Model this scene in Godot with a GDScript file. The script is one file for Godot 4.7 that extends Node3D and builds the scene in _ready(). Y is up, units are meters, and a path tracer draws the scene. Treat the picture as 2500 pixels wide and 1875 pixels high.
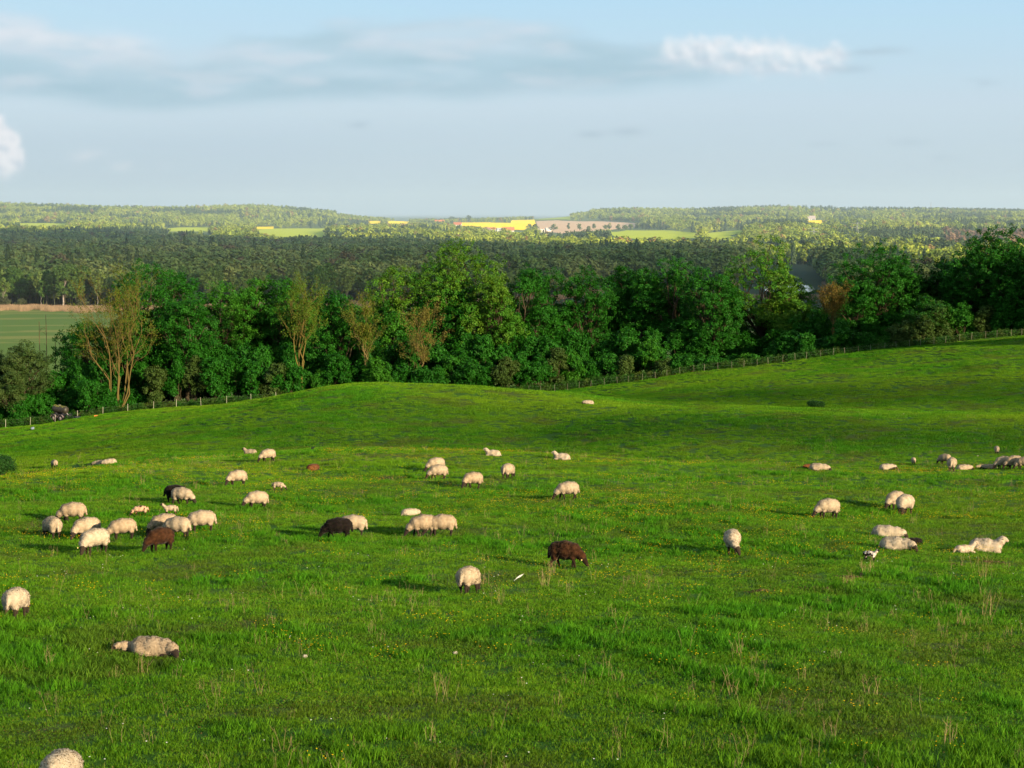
extends Node3D
# A sheep pasture on a hilltop, a tree line along its fence, a shaded wood in the valley, sunlit farmland beyond.
# x to the east of the view, y up, the view runs along -z. Photograph pixels (2500 x 1875) are only used to find bearings; every thing stands on the terrain.

const EYE := Vector3(0, 8, 0)
const FOCAL := 5058.0
const PITCH := 4.606
const SUN_BEARING := 44.0      # degrees to the right of straight behind the viewer
const SUN_HEIGHT := 13.0

var rng := RandomNumberGenerator.new()
var used := {}
var M := {}
var noise_a := FastNoiseLite.new()
var noise_b := FastNoiseLite.new()
var noise_c := FastNoiseLite.new()
var sun_to := Vector3.UP


func _ready() -> void:
	rng.seed = 20240517
	for n in [[noise_a, 3, 1.0], [noise_b, 11, 1.0], [noise_c, 29, 1.0]]:
		n[0].seed = n[1]
		n[0].frequency = n[2]
		n[0].noise_type = FastNoiseLite.TYPE_SIMPLEX_SMOOTH
		n[0].fractal_type = FastNoiseLite.FRACTAL_NONE
	var b := deg_to_rad(SUN_BEARING)
	var h := deg_to_rad(SUN_HEIGHT)
	sun_to = Vector3(sin(b) * cos(h), sin(h), cos(b) * cos(h))
	make_camera_and_light()
	make_materials()
	prepare_terrain()
	make_ground()
	make_fields()
	make_lake()
	make_unseen_clouds()
	make_far_country()
	make_valley_wood()
	make_tree_line()
	make_fence()
	make_tank_trailer()
	make_solar_energiser()
	make_small_things()
	make_flock()
	make_pasture_grass()
	make_dry_weeds()


func make_camera_and_light() -> void:
	var cam := Camera3D.new()
	cam.name = "camera"
	cam.position = EYE
	cam.rotation_degrees.x = -PITCH
	cam.fov = rad_to_deg(2.0 * atan(937.5 / FOCAL))
	cam.near = 0.5
	cam.far = 40000.0
	add_child(cam)
	cam.current = true
	var env := Environment.new()
	env.background_mode = Environment.BG_SKY
	env.tonemap_mode = Environment.TONE_MAPPER_LINEAR
	env.tonemap_exposure = 2.15
	var sky := Sky.new()
	var pan := PanoramaSkyMaterial.new()
	pan.panorama = ImageTexture.create_from_image(sky_picture())
	sky.sky_material = pan
	env.sky = sky
	env.background_energy_multiplier = 0.497
	env.volumetric_fog_enabled = true
	env.volumetric_fog_density = 0.0
	env.sdfgi_enabled = true
	env.ssao_enabled = true
	env.ssil_enabled = true
	var we := WorldEnvironment.new()
	we.name = "world"
	we.environment = env
	add_child(we)
	var sun := DirectionalLight3D.new()
	sun.name = "sun"
	sun.light_color = Color(1.0, 0.905, 0.75)
	sun.light_energy = 1.6
	sun.light_angular_distance = 0.9
	sun.shadow_enabled = true
	sun.look_at_from_position(Vector3.ZERO, -sun_to, Vector3.UP)
	add_child(sun)
	# the moist air over the valley, from its floor to above the far hills
	var haze := FogVolume.new()
	haze.name = "valley_haze"
	haze.shape = RenderingServer.FOG_VOLUME_SHAPE_BOX
	haze.size = Vector3(13000, 190, 8900)
	haze.position = Vector3(0, 20, -5080)
	var air_stuff := FogMaterial.new()
	air_stuff.density = 0.000085
	air_stuff.albedo = Color(0.86, 0.95, 1.0)
	haze.material = air_stuff
	haze.set_meta("kind", "stuff")
	haze.set_meta("label", "thin pale blue haze lying over the valley")
	haze.set_meta("category", "haze")
	add_child(haze)


# ---------------------------------------------------------------- sky
func fbm(n: FastNoiseLite, x: float, y: float, octaves: int) -> float:
	var s := 0.0
	var a := 0.5
	for i in octaves:
		s += a * n.get_noise_2d(x, y)
		x *= 2.03
		y *= 2.03
		a *= 0.5
	return s


func line_at(points: Array, x: float) -> float:
	if x <= points[0][0]:
		return points[0][1]
	for i in range(1, points.size()):
		if x <= points[i][0]:
			var t: float = (x - points[i - 1][0]) / (points[i][0] - points[i - 1][0])
			t = t * t * (3.0 - 2.0 * t)
			return lerpf(points[i - 1][1], points[i][1], t)
	return points[points.size() - 1][1]


func rgb8(r: float, g: float, b: float) -> Color:
	return Color(r / 255.0, g / 255.0, b / 255.0)


func air(az: float, el: float) -> Color:
	# clear air by height above the horizon (degrees), a little paler towards the west of north
	var c: Color
	var e := maxf(el, 0.0)
	if e < 3.0:
		c = rgb8(188, 205, 214).lerp(rgb8(201, 220, 231), e / 3.0)
	elif e < 6.5:
		c = rgb8(201, 220, 231).lerp(rgb8(178, 217, 240), (e - 3.0) / 3.5)
	elif e < 30.0:
		c = rgb8(178, 217, 240).lerp(rgb8(140, 190, 230), (e - 6.5) / 23.5)
	else:
		c = rgb8(140, 190, 230).lerp(rgb8(110, 164, 216), (e - 30.0) / 60.0)
	var side := sin(deg_to_rad(az))
	return c.lerp(rgb8(206, 226, 238), clampf(-side * 0.8, 0.0, 0.35) * clampf(e / 6.0, 0.0, 1.0))


func broken_cloud(az: float, el: float) -> Color:
	# loose fair-weather cloud all round; transparent where there is none
	var r := 1.0 / maxf(sin(deg_to_rad(maxf(el, 1.0))), 0.05)
	var x := sin(deg_to_rad(az)) * r
	var y := cos(deg_to_rad(az)) * r
	var v := fbm(noise_a, x * 0.55 + 7.0, y * 0.55, 4)
	var a := smoothstep(0.06, 0.34, v) * smoothstep(5.5, 11.0, el)
	var c := rgb8(184, 203, 216).lerp(rgb8(232, 234, 238), smoothstep(0.1, 0.45, fbm(noise_b, x * 0.9, y * 0.9, 3) + 0.25))
	c.a = a * 0.85
	return c


func over(a: Color, b: Color) -> Color:
	return Color(lerpf(a.r, b.r, b.a), lerpf(a.g, b.g, b.a), lerpf(a.b, b.b, b.a))


func view_cloud(base: Color, az: float, el: float) -> Color:
	# the cloud bank, the two cumulus clouds and the wisps over the northern horizon; u, v in units of 1/5058
	var u := tan(deg_to_rad(az)) * FOCAL + 1250.0
	var v := 530.0 - tan(deg_to_rad(el)) * FOCAL
	var c := base
	var n2 := fbm(noise_b, u * 0.006, v * 0.018, 5)
	# long grey-blue bank
	var soft := fbm(noise_a, u * 0.0011, v * 0.0052, 4)
	var streak := fbm(noise_b, u * 0.0019, v * 0.0125, 5)
	var top := line_at([[-400, 40], [0, 62], [300, 104], [460, 150], [620, 98], [850, 62], [1050, 42], [1300, 66], [1600, 112], [1900, 132], [2150, 146], [2400, 150]], u) + streak * 46.0
	var bot := line_at([[-400, 268], [0, 276], [350, 284], [700, 268], [1100, 258], [1400, 244], [1700, 214], [2050, 184], [2400, 172]], u) + soft * 36.0
	var inside := smoothstep(top - 22.0, top + 34.0, v) * (1.0 - smoothstep(bot - 48.0, bot + 10.0, v))
	inside *= 1.0 - smoothstep(1700.0, 2250.0, u) * 0.9
	var tone := rgb8(200, 214, 225).lerp(rgb8(169, 198, 212), clampf(0.66 + soft * 1.1 + streak * 0.7 + (v - 140.0) / 260.0, 0.0, 1.0))
	tone.a = clampf(inside * (0.66 + streak * 0.45), 0.0, 1.0)
	c = over(c, tone)
	# paler drifts inside the bank
	var drift := smoothstep(-0.05, 0.5, fbm(noise_c, u * 0.0030, v * 0.014, 5)) * inside * smoothstep(bot + 5.0, bot - 70.0, v)
	var pale := rgb8(211, 220, 230)
	pale.a = drift * 0.5
	c = over(c, pale)
	# sunlit upper edge at the west end
	var lit := smoothstep(-0.35, 0.3, streak + n2 * 0.3 + 0.1) * (1.0 - smoothstep(150.0, 470.0, u)) * smoothstep(top - 20.0, top + 24.0, v) * (1.0 - smoothstep(top + 26.0, top + 110.0, v))
	lit += 0.75 * exp(-pow((u - 340.0) / 100.0, 2.0) - pow((v - 122.0 - (u - 340.0) * 0.14) / 24.0, 2.0)) * smoothstep(-0.4, 0.3, streak)
	var white := rgb8(226, 231, 238)
	white.a = clampf(lit, 0.0, 1.0) * 0.8
	c = over(c, white)
	# heaped cloud to the east, tower cloud at the west edge
	c = heap_cloud(c, u, v, line_at([[1590, 150], [1625, 104], [1680, 94], [1740, 97], [1800, 102], [1850, 102], [1905, 108], [1950, 120], [1990, 126], [2030, 116], [2062, 128], [2085, 160]], u), line_at([[1590, 152], [1660, 158], [1760, 178], [1880, 184], [2000, 190], [2060, 168], [2085, 162]], u), 0.8 * smoothstep(1592.0, 1640.0, u) * (1.0 - smoothstep(2040.0, 2085.0, u)))
	c = heap_cloud(c, u, v, line_at([[-300, 330], [-120, 300], [-30, 280], [10, 296], [32, 318], [52, 345], [66, 372], [74, 402]], u), line_at([[-300, 460], [-60, 440], [20, 432], [50, 420], [74, 403]], u), 1.8 - smoothstep(56.0, 72.0, u) * 1.8, 0.3)
	# wisps
	for w in [[300, 405, 60, 12, 0.5], [225, 388, 40, 14, 0.4], [360, 408, 40, 8, 0.45], [1440, 330, 30, 7, -0.4], [1530, 324, 40, 9, -0.35], [890, 308, 34, 7, -0.4], [2000, 356, 50, 5, -0.3], [2230, 352, 60, 5, -0.3], [2310, 390, 30, 6, -0.35], [2380, 215, 46, 8, -0.3], [2110, 135, 90, 8, -0.4], [2060, 178, 60, 9, -0.35]]:
		var g := exp(-pow((u - w[0]) / w[2], 2.0) - pow((v - w[1]) / w[3], 2.0)) * smoothstep(-0.35, 0.25, n2 + 0.05)
		var k := rgb8(226, 230, 235) if w[4] > 0.0 else rgb8(172, 192, 205)
		k.a = clampf(g * absf(w[4]) * 1.5, 0.0, 0.9)
		c = over(c, k)
	return c


func heap_cloud(base: Color, u: float, v: float, top: float, bottom: float, share: float, dull := 0.85) -> Color:
	# billowed top, soft flat base; relief seen in a light from the upper right
	if share <= 0.0 or v < top - 40.0 or v > bottom + 40.0:
		return base
	var knob := absf(fbm(noise_c, u * 0.013, v * 0.015, 4))
	var wob := fbm(noise_a, u * 0.022, v * 0.026, 3)
	var edge := top + 2.0 - knob * 36.0 + wob * 14.0
	var a := smoothstep(edge - 8.0, edge + 20.0, v) * (1.0 - smoothstep(bottom - 16.0, bottom + 22.0 + wob * 14.0, v))
	var relief := fbm(noise_b, (u + 9.0) * 0.016, (v - 9.0) * 0.02, 4) - fbm(noise_b, u * 0.016, v * 0.02, 4)
	var up := clampf((v - top) / maxf(bottom - top, 1.0), 0.0, 1.0)
	var c := rgb8(243, 243, 245).lerp(rgb8(202, 214, 225), clampf(smoothstep(0.2, 1.05, up) * dull + relief * 1.3 + wob * 0.3, 0.0, 1.0))
	c.a = a * clampf(share * (0.8 + wob * 0.7), 0.0, 0.97)
	return over(base, c)


func sky_picture() -> Image:
	var w := 1024
	var h := 512
	var im := Image.create(w, h, false, Image.FORMAT_RGB8)
	var low := rgb8(104, 122, 92)
	im.fill(low)
	for j in range(0, h / 2 + 3):
		var el := 90.0 - 180.0 * (j + 0.5) / h
		for i in w:
			var az := 360.0 * (i + 0.5) / w
			im.set_pixel(i, j, over(air(az, el), broken_cloud(az, el)))
	im.resize(4096, 2048, Image.INTERPOLATE_CUBIC)
	# finer where the northern clouds are (they run on past the view on both sides)
	var k := 4096.0 / 360.0
	for j in range(int((90.0 - 9.0) * k), 1028):
		var el := 90.0 - (j + 0.5) / k
		for i in range(-int(27.0 * k), int(27.0 * k)):
			var az := (i + 0.5) / k
			var b := over(air(az, el), broken_cloud(az, el))
			var s := smoothstep(26.0, 20.0, absf(az)) * smoothstep(8.9, 7.0, el)
			im.set_pixel((i + 4096) % 4096, j, b.lerp(view_cloud(b, az, el), s))
	return im


# ---------------------------------------------------------------- helpers
class Geo:
	var v := PackedVector3Array()
	var n := PackedVector3Array()
	var c := PackedColorArray()

	func tri(a: Vector3, b: Vector3, d: Vector3, na: Vector3, nb: Vector3, nd: Vector3, col: Color) -> void:
		# clockwise seen from the side the normals point to
		if (d - a).cross(b - a).dot(na + nb + nd) < 0.0:
			v.append(a); v.append(d); v.append(b)
			n.append(na); n.append(nd); n.append(nb)
		else:
			v.append(a); v.append(b); v.append(d)
			n.append(na); n.append(nb); n.append(nd)
		c.append(col); c.append(col); c.append(col)

	func flat(a: Vector3, b: Vector3, d: Vector3, out: Vector3, col: Color) -> void:
		var f := (d - a).cross(b - a).normalized()
		if f.dot(out) < 0.0:
			f = -f
		tri(a, b, d, f, f, f, col)

	func quad(a: Vector3, b: Vector3, d: Vector3, e: Vector3, out: Vector3, col: Color) -> void:
		flat(a, b, d, out, col)
		flat(a, d, e, out, col)

	func leaf(p: Vector3, nor: Vector3, along: Vector3, half_long: float, half_wide: float, col: Color) -> void:
		var t := (along - nor * along.dot(nor)).normalized()
		var s := nor.cross(t)
		var a := p + t * half_long
		var b := p - s * half_wide
		var d := p - t * half_long
		var e := p + s * half_wide
		v.append(a); v.append(b); v.append(d); v.append(a); v.append(d); v.append(e)
		for i in 6:
			n.append(nor)
			c.append(col)

	func blade(p: Vector3, nor: Vector3, along: Vector3, half_long: float, half_wide: float, col: Color) -> void:
		var t := (along - nor * along.dot(nor)).normalized()
		var s := nor.cross(t)
		v.append(p + t * half_long); v.append(p - t * half_long * 0.7 - s * half_wide); v.append(p - t * half_long * 0.7 + s * half_wide)
		for i in 3:
			n.append(nor)
			c.append(col)

	func box(lo: Vector3, hi: Vector3, col: Color, tf := Transform3D()) -> void:
		var p := []
		for i in 8:
			p.append(tf * Vector3(hi.x if i & 1 else lo.x, hi.y if i & 2 else lo.y, hi.z if i & 4 else lo.z))
		var bs := tf.basis
		quad(p[1], p[3], p[7], p[5], bs.x, col)
		quad(p[0], p[2], p[6], p[4], -bs.x, col)
		quad(p[2], p[3], p[7], p[6], bs.y, col)
		quad(p[0], p[1], p[5], p[4], -bs.y, col)
		quad(p[4], p[5], p[7], p[6], bs.z, col)
		quad(p[0], p[1], p[3], p[2], -bs.z, col)

	func tube(path: PackedVector3Array, radii: PackedFloat32Array, sides: int, col: Color, caps := false) -> void:
		var last_a := Vector3.ZERO
		var rings := []
		for i in path.size():
			var dir := (path[mini(i + 1, path.size() - 1)] - path[maxi(i - 1, 0)]).normalized()
			var a := last_a - dir * last_a.dot(dir)
			if a.length() < 0.1:
				a = dir.cross(Vector3.RIGHT if absf(dir.x) < 0.8 else Vector3.FORWARD)
			a = a.normalized()
			last_a = a
			var b := dir.cross(a)
			var ring := PackedVector3Array()
			for s in sides:
				var w := TAU * s / sides
				ring.append(a * cos(w) + b * sin(w))
			rings.append(ring)
		for i in path.size() - 1:
			for s in sides:
				var s2 := (s + 1) % sides
				var n0: Vector3 = rings[i][s]
				var n1: Vector3 = rings[i][s2]
				var n2: Vector3 = rings[i + 1][s2]
				var n3: Vector3 = rings[i + 1][s]
				var p0 := path[i] + n0 * radii[i]
				var p1 := path[i] + n1 * radii[i]
				var p2 := path[i + 1] + n2 * radii[i + 1]
				var p3 := path[i + 1] + n3 * radii[i + 1]
				tri(p0, p1, p2, n0, n1, n2, col)
				tri(p0, p2, p3, n0, n2, n3, col)
		if caps:
			for e in [0, path.size() - 1]:
				var o := (path[0] - path[1]) if e == 0 else (path[e] - path[e - 1])
				for s in range(1, sides - 1):
					flat(path[e] + rings[e][0] * radii[e], path[e] + rings[e][s] * radii[e], path[e] + rings[e][s + 1] * radii[e], o, col)

	func lathe(profile: Array, axis_x: Transform3D, sides: int, col: Color) -> void:
		# profile of [x along the axis, radius]
		for i in profile.size() - 1:
			for s in sides:
				var w0 := TAU * s / sides
				var w1 := TAU * (s + 1) / sides
				var q := []
				var m := []
				for k in [[i, w0], [i, w1], [i + 1, w1], [i + 1, w0]]:
					var pr: Array = profile[k[0]]
					var pa: Array = profile[maxi(k[0] - 1, 0)]
					var pb: Array = profile[mini(k[0] + 1, profile.size() - 1)]
					var tx: float = pb[0] - pa[0]
					var tr: float = pb[1] - pa[1]
					q.append(axis_x * Vector3(pr[0], cos(k[1]) * pr[1], sin(k[1]) * pr[1]))
					m.append((axis_x.basis * Vector3(-tr, cos(k[1]) * tx, sin(k[1]) * tx)).normalized())
				tri(q[0], q[1], q[2], m[0], m[1], m[2], col)
				tri(q[0], q[2], q[3], m[0], m[2], m[3], col)

	func mesh(mat: Material) -> ArrayMesh:
		var arr := []
		arr.resize(Mesh.ARRAY_MAX)
		arr[Mesh.ARRAY_VERTEX] = v
		arr[Mesh.ARRAY_NORMAL] = n
		arr[Mesh.ARRAY_COLOR] = c
		var me := ArrayMesh.new()
		me.add_surface_from_arrays(Mesh.PRIMITIVE_TRIANGLES, arr)
		me.surface_set_material(0, mat)
		return me


func numbered(called: String) -> String:
	var k: int = used.get(called, 0)
	used[called] = k + 1
	return called if k == 0 else "%s_%03d" % [called, k]


func tag(o: Node, label: String, category: String, group := "", kind := "") -> Node:
	o.set_meta("label", label)
	if category:
		o.set_meta("category", category)
	if group:
		o.set_meta("group", group)
	if kind:
		o.set_meta("kind", kind)
	return o


func base(called: String, at: Vector3, turn := 0.0) -> Node3D:
	var o := Node3D.new()
	o.name = numbered(called)
	o.position = at
	o.rotation.y = turn
	add_child(o)
	return o


func put(called: String, me: Mesh, parent: Node = null, at := Vector3.ZERO, turn := 0.0) -> MeshInstance3D:
	var o := MeshInstance3D.new()
	o.mesh = me
	o.position = at
	o.rotation.y = turn
	if parent == null:
		o.name = numbered(called)
		add_child(o)
	else:
		o.name = called
		parent.add_child(o, true)
	return o


func structure(called: String, me: Mesh) -> MeshInstance3D:
	var o := put(called, me)
	o.set_meta("kind", "structure")
	return o


func scatter(called: String, me: Mesh, where: Array, tints: PackedColorArray, parent: Node) -> MultiMeshInstance3D:
	var mm := MultiMesh.new()
	mm.transform_format = MultiMesh.TRANSFORM_3D
	mm.use_colors = true
	mm.mesh = me
	mm.instance_count = where.size()
	for i in where.size():
		mm.set_instance_transform(i, where[i])
		mm.set_instance_color(i, tints[i])
	var o := MultiMeshInstance3D.new()
	o.multimesh = mm
	o.name = called
	parent.add_child(o, true)
	return o


func paint(rough: float, spec := 0.3, color := Color.WHITE, vertex := true) -> StandardMaterial3D:
	var m := StandardMaterial3D.new()
	m.albedo_color = color
	m.vertex_color_use_as_albedo = vertex
	m.roughness = rough
	m.metallic_specular = spec
	m.cull_mode = BaseMaterial3D.CULL_DISABLED
	return m


func grain_texture(freq: float, lo: Color, hi: Color, sd: int, octaves := 4) -> NoiseTexture2D:
	var f := FastNoiseLite.new()
	f.seed = sd
	f.frequency = freq
	f.fractal_octaves = octaves
	var g := Gradient.new()
	g.set_color(0, lo)
	g.set_color(1, hi)
	var t := NoiseTexture2D.new()
	t.width = 512
	t.height = 512
	t.seamless = true
	t.noise = f
	t.color_ramp = g
	return t


func make_materials() -> void:
	var soil := paint(0.95, 0.2)
	soil.albedo_texture = grain_texture(0.02, Color(0.84, 0.86, 0.82), Color(1, 1, 1), 5)
	soil.uv1_triplanar = true
	soil.uv1_world_triplanar = true
	soil.uv1_scale = Vector3(0.21, 0.21, 0.21)
	M.soil = soil
	var crop := paint(0.9, 0.2)
	crop.albedo_texture = grain_texture(0.03, Color(0.86, 0.86, 0.84), Color(1, 1, 1), 9)
	crop.uv1_triplanar = true
	crop.uv1_world_triplanar = true
	crop.uv1_scale = Vector3(0.012, 0.012, 0.012)
	M.crop = crop
	var grass := paint(0.7, 0.25)
	grass.backlight_enabled = true
	grass.backlight = Color(0.55, 0.6, 0.35)
	M.grass = grass
	M.dry = paint(0.85, 0.2)
	var leaf := paint(0.65, 0.3)
	leaf.backlight_enabled = true
	leaf.backlight = Color(0.5, 0.55, 0.3)
	M.leaf = leaf
	M.far_leaf = paint(0.9, 0.1)
	M.bark = paint(0.95, 0.2)
	var wool := paint(1.0, 0.1)
	wool.rim_enabled = true
	wool.rim = 0.15
	wool.rim_tint = 0.6
	M.wool = wool
	M.plain = paint(0.8, 0.3)
	M.rubber = paint(0.9, 0.3)
	M.metal = paint(0.55, 0.5)
	M.unseen_cloud = paint(1.0, 0.0, Color(0.96, 0.96, 0.97, 0.19), false)
	M.unseen_cloud.transparency = BaseMaterial3D.TRANSPARENCY_ALPHA
	M.unseen_cloud.backlight_enabled = true
	M.unseen_cloud.backlight = Color(1, 1, 1)
	var water := paint(0.06, 0.5, Color(0.05, 0.08, 0.09), false)
	water.normal_enabled = false
	M.water = water
	var panel := paint(0.2, 0.6)
	M.panel = panel
	M.wall = paint(0.9, 0.2)


# ---------------------------------------------------------------- terrain
# Heights below the eye along radial profiles of the hill (bearing, distance); smooth in between.
var near_d: PackedFloat32Array = [0, 20, 40, 80, 115, 135, 150, 165, 185, 205, 225, 240, 260, 290, 310, 330, 400, 500, 700]
var near_a: PackedFloat32Array = [-3.1416, -1.6, -0.6, -0.247, -0.168, -0.069, 0.01, 0.089, 0.168, 0.247, 0.4, 1.0, 1.8, 3.1416]
var near_h := [
	[-8, -7, -6.2, -5, -4.6, -4.4, -4.4, -4.3, -4.2, -4, -4, -4, -4, -4, -4, -4, -4, -4, -4],
	[-8, -8.6, -9.2, -10.6, -12, -12.8, -13.5, -14, -15, -16, -17, -18, -19, -21, -22, -23, -27, -32, -40],
	[-8, -9.2, -10.6, -13.4, -16, -17.8, -19.4, -20.8, -22.6, -24.2, -26, -27, -28.4, -30.4, -31.6, -32.8, -38, -43, -45],
	[-8, -9.2, -10.4, -12.8, -14.9, -16.7, -18.9, -20.7, -22.4, -23.7, -25.2, -26.2, -27.4, -29.2, -30.4, -31.8, -38, -43, -45],
	[-8, -9.2, -10.4, -12.8, -14.9, -16.1, -17.5, -19.5, -21.2, -22.1, -23.0, -23.7, -24.7, -26.6, -28, -29.6, -37, -43, -45],
	[-8, -9.2, -10.4, -12.8, -14.9, -16.1, -17.0, -18.6, -21.2, -20.9, -19.6, -19.4, -21.4, -25.4, -27.4, -29.3, -37, -43, -45],
	[-8, -9.2, -10.4, -12.8, -14.9, -16.1, -17.1, -19.4, -21.4, -20.9, -19.9, -20.1, -22.7, -25.8, -25.9, -27.8, -36, -43, -45],
	[-8, -9.2, -10.4, -12.8, -14.9, -16.2, -18.0, -19.6, -19.8, -19.0, -20.8, -22.1, -22.7, -23.2, -23.1, -24.5, -34, -42, -45],
	[-8, -9.2, -10.4, -12.8, -14.9, -16.3, -18.2, -19.2, -18.9, -19.0, -20.9, -21.4, -21.2, -20.5, -20.0, -21.4, -32, -41, -45],
	[-8, -9.2, -10.4, -12.8, -14.9, -16.1, -17.7, -18.6, -18.6, -19.1, -20.4, -20.3, -19.4, -17.7, -17.0, -18.2, -30, -40, -45],
	[-8, -9, -10, -12, -13.6, -14.6, -15.6, -16.4, -16.6, -16.8, -17, -16.6, -15.4, -12.8, -11.8, -12.4, -22, -36, -45],
	[-8, -8.4, -8.8, -9.6, -10.2, -10.6, -10.8, -11, -11, -11, -10.6, -10.4, -10, -9.4, -9.2, -9.2, -12, -20, -32],
	[-8, -7.8, -7.6, -7.4, -7.2, -7, -7, -7, -7, -7, -7, -7, -7, -7, -7, -7, -8, -12, -16],
	[-8, -7, -6.2, -5, -4.6, -4.4, -4.4, -4.3, -4.2, -4, -4, -4, -4, -4, -4, -4, -4, -4, -4]]
var near_m := []
var far_d: PackedFloat32Array = [700, 1500, 2600, 3400, 4500, 5500, 6500, 7500, 9500]
var far_a: PackedFloat32Array = [-3.1416, -0.8, -0.4, -0.247, -0.168, -0.119, -0.085, -0.06, -0.02, 0.01, 0.04, 0.089, 0.129, 0.168, 0.247, 0.4, 0.8, 3.1416]
var far_h := [
	[-4, -6, -10, -12, -14, -16, -20, -24, -40],
	[-43, -44, -44, -38, -26, -8, 20, 10, -40],
	[-45, -45, -44, -37, -28, -8, 28, 12, -50],
	[-45, -45, -43, -36, -28, -7, 27, 8, -60],
	[-45, -45, -44, -37, -29, -10, 15, 0, -60],
	[-45, -45, -45, -38, -31, -8, 20, 0, -60],
	[-45, -45, -45, -38, -31, -14, 2, -12, -60],
	[-45, -45, -45, -38, -31, -21, -13, -24, -60],
	[-45, -45, -45, -38, -31, -20.5, -13, -24, -60],
	[-45, -45, -45, -38, -30, -18, -8, -20, -60],
	[-45, -45, -45, -37, -28, -13, 8, -6, -60],
	[-45, -45, -44, -35, -24, -8, 10, -4, -60],
	[-45, -45, -43, -32, -19, -1, 17, 0, -60],
	[-45, -45, -43, -32, -19, -2, 13, -2, -60],
	[-45, -45, -42, -31, -19, -5, 4, -8, -60],
	[-45, -45, -40, -30, -19, -6, 4, -8, -60],
	[-30, -34, -36, -30, -20, -10, 0, -10, -60],
	[-4, -6, -10, -12, -14, -16, -20, -24, -40]]
var far_m := []


func slopes(x: PackedFloat32Array, table: Array) -> Array:
	var out := []
	for row in table:
		var m := PackedFloat32Array()
		var n: int = x.size()
		for i in n:
			if i == 0:
				m.append((row[1] - row[0]) / (x[1] - x[0]))
			elif i == n - 1:
				m.append((row[i] - row[i - 1]) / (x[i] - x[i - 1]))
			else:
				var a: float = (row[i] - row[i - 1]) / (x[i] - x[i - 1])
				var b: float = (row[i + 1] - row[i]) / (x[i + 1] - x[i])
				var wa := x[i + 1] - x[i]
				var wb := x[i] - x[i - 1]
				m.append((a * wa + b * wb) / (wa + wb))
		out.append(m)
	return out


func prepare_terrain() -> void:
	near_m = slopes(near_d, near_h)
	far_m = slopes(far_d, far_h)
	for t in [near_h, far_h]:
		for i in t.size():
			t[i] = PackedFloat32Array(t[i])


func hermite(p0: float, p1: float, m0: float, m1: float, t: float) -> float:
	var t2 := t * t
	var t3 := t2 * t
	return (2.0 * t3 - 3.0 * t2 + 1.0) * p0 + (t3 - 2.0 * t2 + t) * m0 + (3.0 * t2 - 2.0 * t3) * p1 + (t3 - t2) * m1


func from_table(xd: PackedFloat32Array, xa: PackedFloat32Array, table: Array, m: Array, d: float, a: float) -> float:
	var j := 0
	while j < xd.size() - 2 and d > xd[j + 1]:
		j += 1
	var w := xd[j + 1] - xd[j]
	var t := clampf((d - xd[j]) / w, 0.0, 1.0)
	var i := 0
	while i < xa.size() - 2 and a > xa[i + 1]:
		i += 1
	var h := PackedFloat32Array()
	h.resize(4)
	for k in 4:
		var c := clampi(i - 1 + k, 0, xa.size() - 1)
		var row: PackedFloat32Array = table[c]
		var s: PackedFloat32Array = m[c]
		h[k] = hermite(row[j], row[j + 1], s[j] * w, s[j + 1] * w, t)
	var aw := xa[i + 1] - xa[i]
	var u := (a - xa[i]) / aw
	var left := xa[i] - xa[maxi(i - 1, 0)]
	var right := xa[mini(i + 2, xa.size() - 1)] - xa[i + 1]
	var mid := (h[2] - h[1]) / aw
	var m0 := mid if left <= 0.0 else ((h[1] - h[0]) / left * aw + mid * left) / (aw + left)
	var m1 := mid if right <= 0.0 else ((h[3] - h[2]) / right * aw + mid * right) / (aw + right)
	return hermite(h[1], h[2], m0 * aw, m1 * aw, u)


func ground_y(x: float, z: float) -> float:
	var d := sqrt(x * x + z * z)
	var a := atan2(x, -z)
	var h: float
	if d < 700.0:
		h = from_table(near_d, near_a, near_h, near_m, d, a)
	else:
		h = from_table(far_d, far_a, far_h, far_m, minf(d, 9400.0), a)
	h += EYE.y
	if d < 700.0:
		h += (noise_a.get_noise_2d(x * 0.055, z * 0.055) * 0.26 + noise_b.get_noise_2d(x * 0.21, z * 0.21) * 0.06 + noise_c.get_noise_2d(x * 0.07, z * 0.33) * 0.045 * smoothstep(160.0, 190.0, d)) * smoothstep(5.0, 30.0, d)
	else:
		h += noise_a.get_noise_2d(x * 0.004, z * 0.004) * 1.2 * smoothstep(700.0, 1500.0, d)
	return h


func ray(px: float, py: float) -> Vector3:
	var p := deg_to_rad(PITCH)
	var f := Vector3(0, -sin(p), -cos(p))
	var up := Vector3(0, cos(p), -sin(p))
	return (f + Vector3.RIGHT * ((px - 1250.0) / FOCAL) - up * ((py - 937.5) / FOCAL)).normalized()


func to_pixel(p: Vector3) -> Vector2:
	var q := p - EYE
	var a := deg_to_rad(PITCH)
	var f := Vector3(0, -sin(a), -cos(a))
	var up := Vector3(0, cos(a), -sin(a))
	var w := q.dot(f)
	return Vector2(1250.0 + FOCAL * q.x / w, 937.5 - FOCAL * q.dot(up) / w)


func hit(px: float, py: float, from := 20.0) -> Vector3:
	# where the line of sight meets the ground
	var r := ray(px, py)
	var d := from
	while d < 9000.0:
		var p := EYE + r * d
		if p.y < ground_y(p.x, p.z):
			var lo := d / (1.01)
			var hi := d
			for i in 14:
				var m := (lo + hi) / 2.0
				p = EYE + r * m
				if p.y < ground_y(p.x, p.z):
					hi = m
				else:
					lo = m
			p = EYE + r * hi
			return Vector3(p.x, ground_y(p.x, p.z), p.z)
		d *= 1.01
	var e := EYE + r * 6400.0
	return Vector3(e.x, ground_y(e.x, e.z), e.z)


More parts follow.
